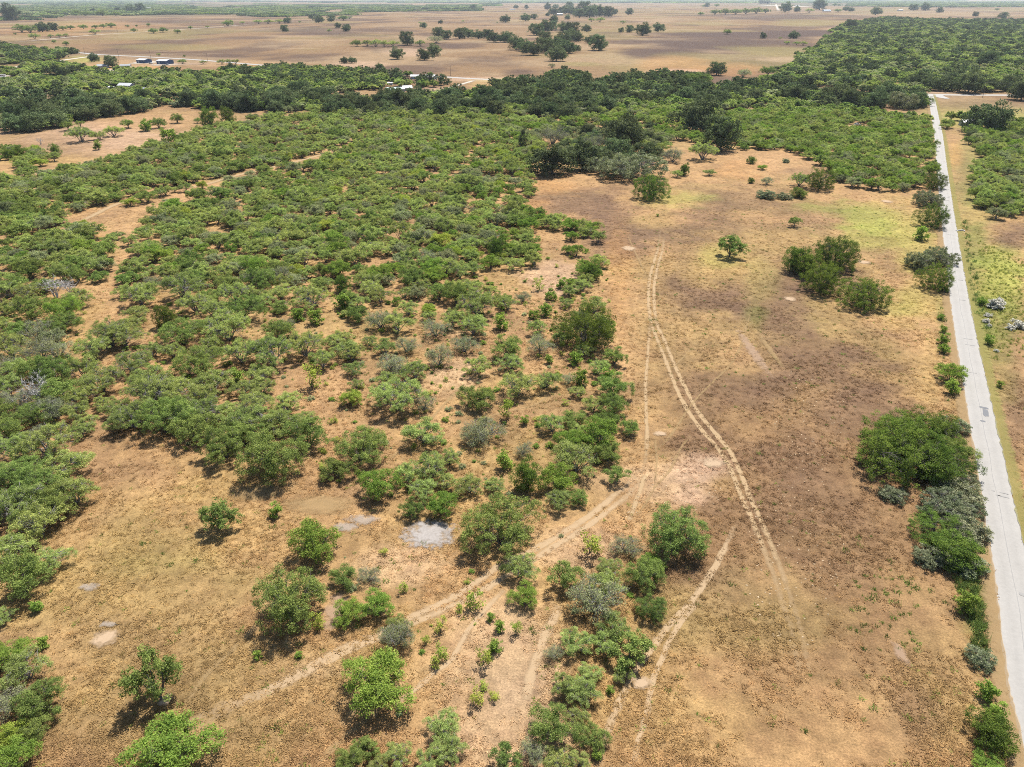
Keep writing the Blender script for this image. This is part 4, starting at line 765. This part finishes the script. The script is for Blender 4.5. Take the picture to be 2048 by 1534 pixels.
X_, Y_, _ = G(1600, 184.5); wire(pp[6], (X_, Y_, 12.5), 'power line running left over the lane mouth')
# culvert headwall seen as white bars at the lane edge
X_, Y_, m_ = G(1920, 462); e = obj('culvert_headwall', None, label='small white culvert headwall in the verge right of the lane', category='culvert'); e.location = (X_, Y_, 0); e.rotation_euler = (0, 0, .1)
MB().box(-1.2, 1.2, -.2, .2, 0, .45).build('headwall', M['roof_white'], e)
for sx in (-1, 1): MB().box(sx * 1.35 - .14, sx * 1.35 + .14, -.8, .5, 0, .3).build('wing_wall', M['roof_white'], e)
MB().tube([(0, -.22, .2), (0, -.6, .2)], [.16, .16], 10).build('pipe', M['tyre'], e)

# ------------------------------------------------------------------ plant the trees
LAND += [(t, *G(x, y)[:2]) for t, x, y in [('the pale gravel patch', 858, 1075), ('the forked ruts', 1290, 940), ('the lone round mesquite', 441, 1057), ('the leaning two-tier mesquite', 323, 1396), ('the huge dark feathery bush', 1172, 700), ('the bare sandy gap', 920, 770), ('the pinkish bare spot', 211, 1277), ('the thin curved path', 920, 1290), ('the sandy strip', 1080, 1290), ('the feathery gap bush', 335, 650),
    ('the grassy lane', 230, 560), ('the dirt lane', 200, 430), ('the field corner', 1060, 400), ('the start of the ruts', 1322, 470), ('the left photo edge', 5, 700), ('the lower left edge', 10, 1250), ('the bottom photo edge', 1000, 1530), ('the big lane-side thicket', 1820, 950), ('the lane bend', 1880, 300), ('the lane mouth', 1860, 190), ('the tan clearing', 230, 270), ('the ring of oaks', 1130, 85), ('the far oak grove', 1170, 28), ('the highway', 700, 143), ('the burnt field', 1450, 90), ('the caliche junction', 200, 112), ('the sandy brush opening', 1100, 560), ('the grey tangled tree', 1258, 358), ('the cedar', 1046, 300), ('the field bush group', 1660, 570), ('the white shrubs', 2000, 640), ('the tall roadside grass', 1945, 1220), ('the curving ruts', 1430, 900), ('the large bright near mesquite', 760, 1410), ('the left clearing clump', 600, 1180), ('the grey bare-centred mesquite', 1190, 1220), ('the brown gap in the brush', 640, 780), ('the brush corner', 725, 940), ('the left field oaks', 640, 45), ('the tan-field oak belt', 1300, 200), ('the barn-side oak belt', 330, 200), ('the middle oak belt', 700, 220), ('the oak belt centre', 1433, 180), ('the right oak belt end', 1700, 205), ('the left oak belt end', 60, 230), ('the cedar-side oak belt', 1040, 215)]]
LX = np.array([[a, b] for _, a, b in LAND])

def relation(X, Y, n=0):
    d = np.hypot(LX[:, 0] - X, (LX[:, 1] - Y)); i = int(np.argsort(d)[n]); dx, dy = X - LX[i, 0], Y - LX[i, 1]
    a = math.degrees(math.atan2(dy, dx)); s = int(round(a / 45)) % 8
    r = ['right of', 'behind right of', 'behind', 'behind left of', 'left of', 'front left of', 'in front of', 'front right of'][s]
    return ('just ' if d[i] < .05 * math.hypot(X, Y) else '') + r + ' ' + LAND[i][0]

# pull the random fill into things (the nearest) and masses
pk = np.array([(p['X'], p['Y'], p['w']) for p in PLANTS])
trk = np.vstack([np.column_stack([l, np.full(len(l), w)]) for l, w in TRACKED] + [np.column_stack([hw, np.full(len(hw), 7.0)])])
clr = np.array(CLEAR)
FA = np.array([(a, b, c) for a, b, c, _ in FILL]); FK = np.array([k for *_, k in FILL])
keep = np.ones(len(FA), bool)
for s in range(0, len(FA), 2000):
    f = FA[s:s + 2000]
    keep[s:s + 2000] &= ~(np.hypot(f[:, None, 0] - pk[None, :, 0], f[:, None, 1] - pk[None, :, 1]) < .34 * (f[:, None, 2] + pk[None, :, 2])).any(1)
    keep[s:s + 2000] &= ~(np.hypot(f[:, None, 0] - clr[None, :, 0], f[:, None, 1] - clr[None, :, 1]) < clr[None, :, 2] + f[:, None, 2] * .3).any(1)
    keep[s:s + 2000] &= ~(np.hypot(f[:, None, 0] - trk[None, :, 0], f[:, None, 1] - trk[None, :, 1]) < trk[None, :, 2] + f[:, None, 2] * .28).any(1)
FA, FK = FA[keep], FK[keep]; order = np.argsort(np.hypot(FA[:, 0], FA[:, 1]) / FA[:, 2] ** .5); FA, FK = FA[order], FK[order]
px_, py_ = proj(FA[:, 0], FA[:, 1]); vis = (px_ > -20) & (px_ < 2068)
def pname(k, X, Y): return 'field_tree' if NAME[k] == 'mesquite_tree' and math.hypot(X, Y) > 560 else NAME[k]
cnt = {}
for p in PLANTS: cnt[pname(p['k'], p['X'], p['Y'])] = cnt.get(pname(p['k'], p['X'], p['Y']), 0) + 1
isthing = np.zeros(len(FA), bool)
for i, k in enumerate(FK):
    n = NAME[k]
    if not vis[i] or math.hypot(FA[i, 0], FA[i, 1]) > (1000 if n == 'live_oak' else 560): continue
    if cnt.get(n, 0) < 300:
        isthing[i] = True; cnt[n] = cnt.get(n, 0) + 1; add(k, FA[i, 0], FA[i, 1], FA[i, 2])

SIZE = lambda n, w: '' if n == 'live_oak' and w < 12 or n in ('sapling', 'white_shrub', 'bare_tree', 'cedar_tree') else ('small ' if w < 5 else 'medium ' if w < 7.5 else 'broad ' if w < 12 else 'wide ')
byl = {}
for p in PLANTS:
    n = pname(p['k'], p['X'], p['Y']); p['name'] = n
    if not p['label']:
        lk = LOOK[p['k']]
        if n == 'field_tree': lk = {'m': 'pale green field tree', 'd': 'green field tree', 'g': 'greyish field tree', 'k': 'flat-topped field tree'}.get(p['k'], 'green field tree')
        p['auto'] = SIZE(n, p['w']) + lk + ' ' + relation(p['X'], p['Y']); byl.setdefault(p['auto'], []).append(p)
ORD = [''] + [w + ' ' for w in 'second third fourth fifth sixth seventh eighth ninth tenth eleventh twelfth thirteenth fourteenth fifteenth sixteenth seventeenth eighteenth nineteenth twentieth'.split()] + ['%dth ' % q for q in range(21, 80)]
for lab, ps in byl.items():
    ps.sort(key=lambda p: p['X'] / p['Y'])
    for i, p in enumerate(ps):
        p['label'] = lab if len(ps) == 1 else lab + (', leftmost one' if i == 0 else ', rightmost one' if i == len(ps) - 1 else ', %sfrom left' % ORD[i])
        p['group'] = lab if len(ps) > 1 else None
GRP = dict(mesquite_tree='mesquites of the brush and clearings', live_oak='live oaks of the belt and fields', round_bush='round bushes', vine_covered_bush='vine-covered bushes', sapling='saplings and small shrubs', field_tree='single trees in the far fields', bare_tree='bare grey trees', white_shrub='white shrubs right of the lane')
rr = random.Random(3)
used = {}
for p in PLANTS:
    k = p['k']; kk = k + 'L' if p['w'] > 9.2 and k + 'L' in SHAPES and p['Y'] < 480 else k; var = SHAPES[kk]; used[k] = used.get(k, -1) + 1
    tme, cme, W, Ht = var[(used[k] * 5 + rr.randrange(len(var))) % len(var)]
    n = p['name']; e = bpy.data.objects.new(n, None); COL.objects.link(e)
    s = p['w'] / W; hz = s * p['hs'] * rr.uniform(.9, 1.12)
    if s > 1.25 and kk == k and k in 'mdgbyk': hz = s ** .8 * p['hs'] * rr.uniform(.9, 1.1)
    hz *= 1.3 if k == 'u' else 1.12 if kk != k else 1.0
    e.location = (p['X'], p['Y'], 0); e.rotation_euler = (0, 0, rr.uniform(0, 6.283)); e.scale = (s * rr.uniform(.94, 1.06), s * rr.uniform(.94, 1.06), hz); e.empty_display_size = .5
    e['label'] = p['label']; e['category'] = CAT.get(n, 'tree'); g = GRP.get(n)
    if g: e['group'] = g
    if p['k'] in 'y': pass
    t = bpy.data.objects.new('trunk', tme); COL.objects.link(t); t.parent = e
    if cme is not None:
        c = bpy.data.objects.new('crown', cme); COL.objects.link(c); c.parent = e

# ------------------------------------------------------------------ masses nobody could count
def join_mesh(name, parts):
    V, Q, mi, tone, mats, n = [], [], [], [], [], 0
    for me in parts:
        v = np.empty(len(me.vertices) * 3, np.float32); me.vertices.foreach_get('co', v)
        q = np.empty(len(me.loops), np.int32); me.loops.foreach_get('vertex_index', q)
        V.append(v.reshape(-1, 3)); Q.append(q.reshape(-1, 4) + n); n += len(me.vertices)
        mi.append(np.full(len(me.polygons), len(mats))); mats.append(me.materials[0])
        a = np.zeros(len(me.vertices), np.float32)
        if 'lv' in me.attributes: me.attributes['lv'].data.foreach_get('value', a)
        tone.append(a)
    return mesh_np(name, np.concatenate(V), np.concatenate(Q), mats, np.concatenate(mi), {'lv': ('FLOAT', np.concatenate(tone))})

def scatter(name, meshes, P, rot, scl, idx, label, extra=None, cat=None):
    col = bpy.data.collections.new(name + '_sources')
    for i, me in enumerate(meshes): col.objects.link(bpy.data.objects.new('%s_source_%02d' % (name, i), me))
    at = {'rot': ('FLOAT_VECTOR', np.asarray(rot, np.float32)), 'scl': ('FLOAT_VECTOR', np.asarray(scl, np.float32)), 'vidx': ('INT', np.asarray(idx, np.int32))}
    at.update(extra or {})
    o = obj(name, mesh_np(name, P, np.zeros((0, 4)), attrs=at), kind='stuff', label=label, category=cat or name.replace('_', ' '))
    ng = bpy.data.node_groups.new(name, 'GeometryNodeTree')
    ng.interface.new_socket('Geometry', in_out='INPUT', socket_type='NodeSocketGeometry'); ng.interface.new_socket('Geometry', in_out='OUTPUT', socket_type='NodeSocketGeometry')
    N, L = ng.nodes, ng.links; gi, go = N.new('NodeGroupInput'), N.new('NodeGroupOutput')
    ip = N.new('GeometryNodeInstanceOnPoints'); ci = N.new('GeometryNodeCollectionInfo'); ci.inputs['Collection'].default_value = col; ci.inputs['Separate Children'].default_value = True; ci.inputs['Reset Children'].default_value = True
    def na(n, t): x = N.new('GeometryNodeInputNamedAttribute'); x.data_type = t; x.inputs['Name'].default_value = n; return x.outputs['Attribute']
    er = N.new('FunctionNodeEulerToRotation'); L.new(na('rot', 'FLOAT_VECTOR'), er.inputs[0])
    ip.inputs['Pick Instance'].default_value = True
    L.new(gi.outputs[0], ip.inputs['Points']); L.new(ci.outputs[0], ip.inputs['Instance']); L.new(na('vidx', 'INT'), ip.inputs['Instance Index']); L.new(er.outputs[0], ip.inputs['Rotation']); L.new(na('scl', 'FLOAT_VECTOR'), ip.inputs['Scale'])
    L.new(ip.outputs[0], go.inputs[0])
    md = o.modifiers.new('scatter', 'NODES'); md.node_group = ng
    return o

def lod(kinds, tag, **ov):
    r = []; where = {}
    for k, n in kinds.items():
        for i in range(n):
            st = dict(ST[k][2]); st.update(ov); st['bare'] = 0 if k != 'g' else st.get('bare', 0)
            a = make_tree(tag + k + str(i), 7000 + 31 * ord(k) + i, ST[k][0], ST[k][1] * (.9 + .2 * i / max(1, n - 1)), st)
            where.setdefault(k, []).append((len(r), a[2])); r.append(join_mesh(tag + k + str(i), [m for m in a[:2] if m]))
    return r, where

def mass(name, sel, meshes, where, label):
    rng = np.random.default_rng(len(name)); A, K = FA[sel], FK[sel]; n = len(A)
    idx = np.zeros(n, int); sc = np.zeros(n)
    for i, k in enumerate(K):
        w = where.get(k) or where['d']; j, W = w[rng.integers(len(w))]; idx[i] = j; sc[i] = A[i, 2] / W
    S = np.stack([sc * rng.uniform(.92, 1.1, n), sc * rng.uniform(.92, 1.1, n), np.minimum(sc, 1.25) * rng.uniform(.85, 1.15, n)], 1)
    scatter(name, meshes, np.column_stack([A[:, :2], np.zeros(n)]), np.column_stack([np.zeros(n), np.zeros(n), rng.uniform(0, 6.283, n)]), S, idx, label)

fd = np.hypot(FA[:, 0], FA[:, 1]); rest = ~isthing & (px_ > -260) & (px_ < 2300)
ms, wh = lod(dict(m=5, d=3, g=3, o=3, b=2, y=1, u=2, v=2), 'mid_', ncl=150, nleaf=44, ll=.36, lw=.125, rc=.55)
mass('mesquite_brush', rest & (fd <= 620), ms, wh, 'light green mesquite brush spreading over the middle distance')
ms2, wh2 = lod(dict(m=3, d=3, g=2, o=4, v=1), 'far_', ncl=80, nleaf=22, ll=.95, lw=.5, rc=.85)
mass('oak_woodland', rest & (fd > 620), ms2, wh2, 'dark oak woodland and far green forest behind the brush')
# woods near the horizon, as low clumps
cm = []
for i, lf in enumerate(('oak', 'deep', 'oak', 'grey')):
    a = make_tree('clump%d' % i, 500 + i, 60, 9, dict(ncl=90, nleaf=10, nl=16, spread=1.3, lob=.3, zb=.1, skirt=.4, stems=3, rc=3, ll=5, lw=3.2, leaf=lf, thick=.2, twig=.1, flat=.5)); cm.append(join_mesh('clump%d' % i, a[:2]))
P_, S_ = [], []
for poly, sp, cov, ns, sd_ in FARFILL:
    x, y = fill(poly, sp, cov, ns, sd_); rng = np.random.default_rng(sd_)
    for a, b in zip(x, y): P_.append((a, b, 0)); s = sp / 48 * rng.uniform(.8, 1.3); S_.append((s, s, min(1.6, max(.8, s ** .3)) * rng.uniform(.7, 1.2)))
P_, S_ = np.array(P_), np.array(S_); rng = np.random.default_rng(77)
scatter('distant_woodland', cm, P_, np.column_stack([0 * P_[:, :2], rng.uniform(0, 6.28, len(P_))]), S_, rng.integers(0, len(cm), len(P_)), 'blue-green woodland on the far plain below the horizon')

# dry grass tufts, weeds and stones on the near ground
def tuft(name, seed, nb, h, sp, bw, mat, lean=.5):
    rng = np.random.default_rng(seed); V = []
    for i in range(nb):
        a = rng.uniform(0, 6.283); r = sp * math.sqrt(rng.random()); b = np.array([r * math.cos(a), r * math.sin(a), -.02]); hh = h * rng.uniform(.5, 1.1)
        t = b + np.array([rng.normal(0, lean) * hh, rng.normal(0, lean) * hh, hh]); s = unit(np.array([rng.normal(), rng.normal(), 0])) * bw * rng.uniform(.6, 1.3)
        V += [b - s, b + s, t + s * .35, t - s * .35]
    return mesh_np(name, V, np.arange(nb * 4).reshape(-1, 4), [mat])
M['dry_blade'] = inst_col_mat('dry_grass', trans=.4); M['stone'] = inst_col_mat('pale_stone', var=.15, trans=0)
tm = [tuft('tuft%d' % i, 60 + i, 14, .17, .30, .055, M['dry_blade'], 1.3) for i in range(5)]
rng = np.random.default_rng(21); n = 165000
ty = 46 + 400 * rng.random(n) ** 1.6; tx = (rng.random(n) - .5) * 2 * (ty * .80 + 34)
pxx, pyy = proj(tx, ty); keep = (pxx > -30) & (pxx < 2078) & (pyy < 1600)
tx, ty = tx[keep], ty[keep]
dens = fbm(tx / 9, ty / 9, 71, 3) + rng.uniform(-.18, .18, len(tx)); keep = (dens > .40) & (rng.random(len(tx)) < 1 - sstep(170, 430, ty)); tx, ty = tx[keep], ty[keep]
near = trk[np.hypot(trk[:, 0], trk[:, 1]) < 330]
cell = {}
for a, b, w in near:
    for i in range(int((a - w) // 2), int((a + w) // 2) + 1):
        for j in range(int((b - w) // 2), int((b + w) // 2) + 1): cell.setdefault((i, j), []).append((a, b, w * w))
keep = np.array([not any((a - x) ** 2 + (b - y) ** 2 < w2 for x, y, w2 in cell.get((int(a // 2), int(b // 2)), ())) for a, b in zip(tx, ty)])
tx, ty = tx[keep], ty[keep]; n = len(tx)
col = ground_colour(tx, ty) * rng.uniform(1.1, 1.75, (n, 1)); gr = rng.random(n) < .02; col[gr] = C['green'] * 1.6
s = rng.uniform(.6, 1.5, n)
scatter('dry_grass', tm, np.column_stack([tx, ty, 0 * tx]), np.column_stack([0 * tx, 0 * tx, rng.uniform(0, 6.28, n)]), np.column_stack([s, s, s * rng.uniform(.6, 1.2, n)]), rng.integers(0, 5, n), 'short dry tan grass covering the open field', {'gcol': ('FLOAT_COLOR', np.column_stack([col, np.ones(n)]).astype(np.float32))}, 'grass')

def zone(poly, n, seed):
    poly = [tuple(map(float, p.split())) for p in poly.split(',')]; c = np.array(poly); r = np.random.default_rng(seed)
    g = np.array([G(a, b)[:2] for a, b in poly]); lo, hi = g.min(0), g.max(0); x = r.uniform(lo[0], hi[0], n * 4); y = r.uniform(lo[1], hi[1], n * 4)
    k = inside(*proj(x, y), poly); return x[k][:n], y[k][:n]
# tall green grass strips
gm = [tuft('tall%d' % i, 90 + i, 22, .9, .45, .05, M['dry_blade'], .35) for i in range(4)]
gx1, gy1 = zone("1905 1155,1945 1150,1965 1210,1978 1300,1950 1310,1938 1250,1925 1200", 130, 1)
gx2, gy2 = zone("1922 440,1932 440,1958 560,1975 660,1960 660,1942 580", 420, 2)
gx3, gy3 = zone("1876 560,1886 560,1896 720,1900 850,1892 850,1884 700", 160, 3)
gx4, gy4 = zone("1955 480,2048 520,2048 720,1985 720,1965 620", 600, 4)
ax2, ay2 = np.r_[gx1, gx2, gx3, gx4], np.r_[gy1, gy2, gy3, gy4]; n = len(ax2); rng = np.random.default_rng(8)
cg = np.where(np.arange(n)[:, None] < len(gx1) + len(gx2) + len(gx3), np.array([[.150, .205, .055]]), np.array([[.24, .27, .06]])) * rng.uniform(.7, 1.3, (n, 1)); s = np.where(np.arange(n) < len(gx1), .75, np.where(np.arange(n) < len(gx1) + len(gx2) + len(gx3), .9, .55)) * rng.uniform(.7, 1.4, n)
scatter('tall_grass', gm, np.column_stack([ax2, ay2, 0 * ax2]), np.column_stack([0 * ax2, 0 * ax2, rng.uniform(0, 6.28, n)]), np.column_stack([s * 1.2, s * 1.2, s]), rng.integers(0, 4, n), 'tall green grass in the fence line and verge by the lane', {'gcol': ('FLOAT_COLOR', np.column_stack([cg, np.ones(n)]).astype(np.float32))}, 'grass')
# low green weeds dotted over the field
wx, wy = zone("1200 420,1840 400,1880 800,1900 1300,1900 1534,1250 1534,1480 1000,1380 800,1230 600", 420, 5); w2x, w2y = zone("1690 1140,1830 1130,1850 1300,1720 1310", 60, 6); w3x, w3y = zone("200 1000,700 1050,1200 1150,1150 1500,300 1500,150 1300", 60, 7); w4x, w4y = zone("400 560,1180 560,1200 900,1180 1000,760 1000,400 800", 420, 9)
wx, wy = np.r_[wx, w2x, w3x, w4x], np.r_[wy, w2y, w3y, w4y]; n = len(wx)
cg = np.array([[.13, .19, .04]]) * rng.uniform(.7, 1.4, (n, 1)); s = rng.uniform(.25, .75, n)
scatter('weeds', gm, np.column_stack([wx, wy, 0 * wx]), np.column_stack([0 * wx, 0 * wx, rng.uniform(0, 6.28, n)]), np.column_stack([s * 1.6, s * 1.6, s * .7]), rng.integers(0, 4, n), 'low green weeds dotted over the dry field', {'gcol': ('FLOAT_COLOR', np.column_stack([cg, np.ones(n)]).astype(np.float32))}, 'weeds')
ux, uy = zone("350 600,700 540,1040 500,1210 500,1230 700,1260 900,1150 1000,760 1000,560 930,250 880,240 700", 750, 31); u2x, u2y = zone("0 560,170 600,180 760,120 880,0 880", 260, 32); u3x, u3y = zone("560 1050,1300 1050,1330 1250,1200 1534,700 1534,650 1300", 20, 33)
ux, uy = np.r_[ux, u2x, u3x], np.r_[uy, u2y, u3y]; n = len(ux); us = rng.uniform(.2, 1.0, n) ** 1.3
um = [join_mesh('under%d' % i, SHAPES[k][i][:2]) for k, i in (('s', 0), ('p', 1), ('s', 2), ('p', 0))] + [join_mesh('underg', [make_tree('ug', 4, 2, 1.3, dict(ST['s'][2], leaf='grey', nleaf=20))[j] for j in (0, 1)])]
scatter('undergrowth', um, np.column_stack([ux, uy, 0 * ux]), np.column_stack([0 * ux, 0 * ux, rng.uniform(0, 6.28, n)]), np.column_stack([us * 1.2, us * 1.2, us * .7]), rng.integers(0, 5, n), 'low green undergrowth between the mesquites')
# pale stones
def stone(name, seed):
    r = np.random.default_rng(seed); V = np.array([(x, y, z) for z in (-.5, .5) for y in (-1, 1) for x in (-1, 1)], float) * r.uniform(.75, 1.2, (8, 3)) * np.array([.22, .17, .12]); return mesh_np(name, V, [(0, 2, 3, 1), (4, 5, 7, 6), (0, 1, 5, 4), (2, 6, 7, 3), (0, 4, 6, 2), (1, 3, 7, 5)], [M['stone']])
sx, sy = zone("1560 740,1700 760,1680 900,1640 1000,1700 1100,1640 1300,1500 1260,1480 1050,1560 950,1540 820", 300, 11); s2, t2 = zone("800 1030,900 1040,905 1080,840 1095,815 1075", 70, 12); s3, t3 = zone("1250 950,1460 930,1440 1010,1250 1060", 90, 13)
sx, sy = np.r_[sx, s2, s3], np.r_[sy, t2, t3]; n = len(sx); s = rng.uniform(.25, .7, n); cg = np.array([[.30, .23, .15]]) * rng.uniform(.8, 1.1, (n, 1))
scatter('stones', [stone('st%d' % i, i) for i in range(4)], np.column_stack([sx, sy, .02 + 0 * sx]), np.column_stack([0 * sx, 0 * sx, rng.uniform(0, 6.28, n)]), np.column_stack([s, s, s * .7]), rng.integers(0, 4, n), 'pale stones scattered through the brown field', {'gcol': ('FLOAT_COLOR', np.column_stack([cg, np.ones(n)]).astype(np.float32))}, 'stones')

# ------------------------------------------------------------------ haze
hz = MB().box(-46000, 46000, -3200, 63000, -1.5, 95).build('haze', M['bark'], kind='stuff', label='thin summer haze over the whole plain', category='haze')
m, nt, N, L = new_mat('haze_air'); o = N.new('ShaderNodeOutputMaterial'); pv = N.new('ShaderNodeVolumePrincipled')
pv.inputs['Color'].default_value = (.80, .90, 1, 1); pv.inputs['Density'].default_value = 3.2e-5; pv.inputs['Anisotropy'].default_value = .2
L.new(pv.outputs[0], o.inputs['Volume']); hz.data.materials.clear(); hz.data.materials.append(m)
print('THINGS', cnt, 'fill', len(FA), 'stuff near', int((rest & (fd <= 620)).sum()), 'far', int((rest & (fd > 620)).sum()), 'clumps', len(P_), 'tufts', len(tx))
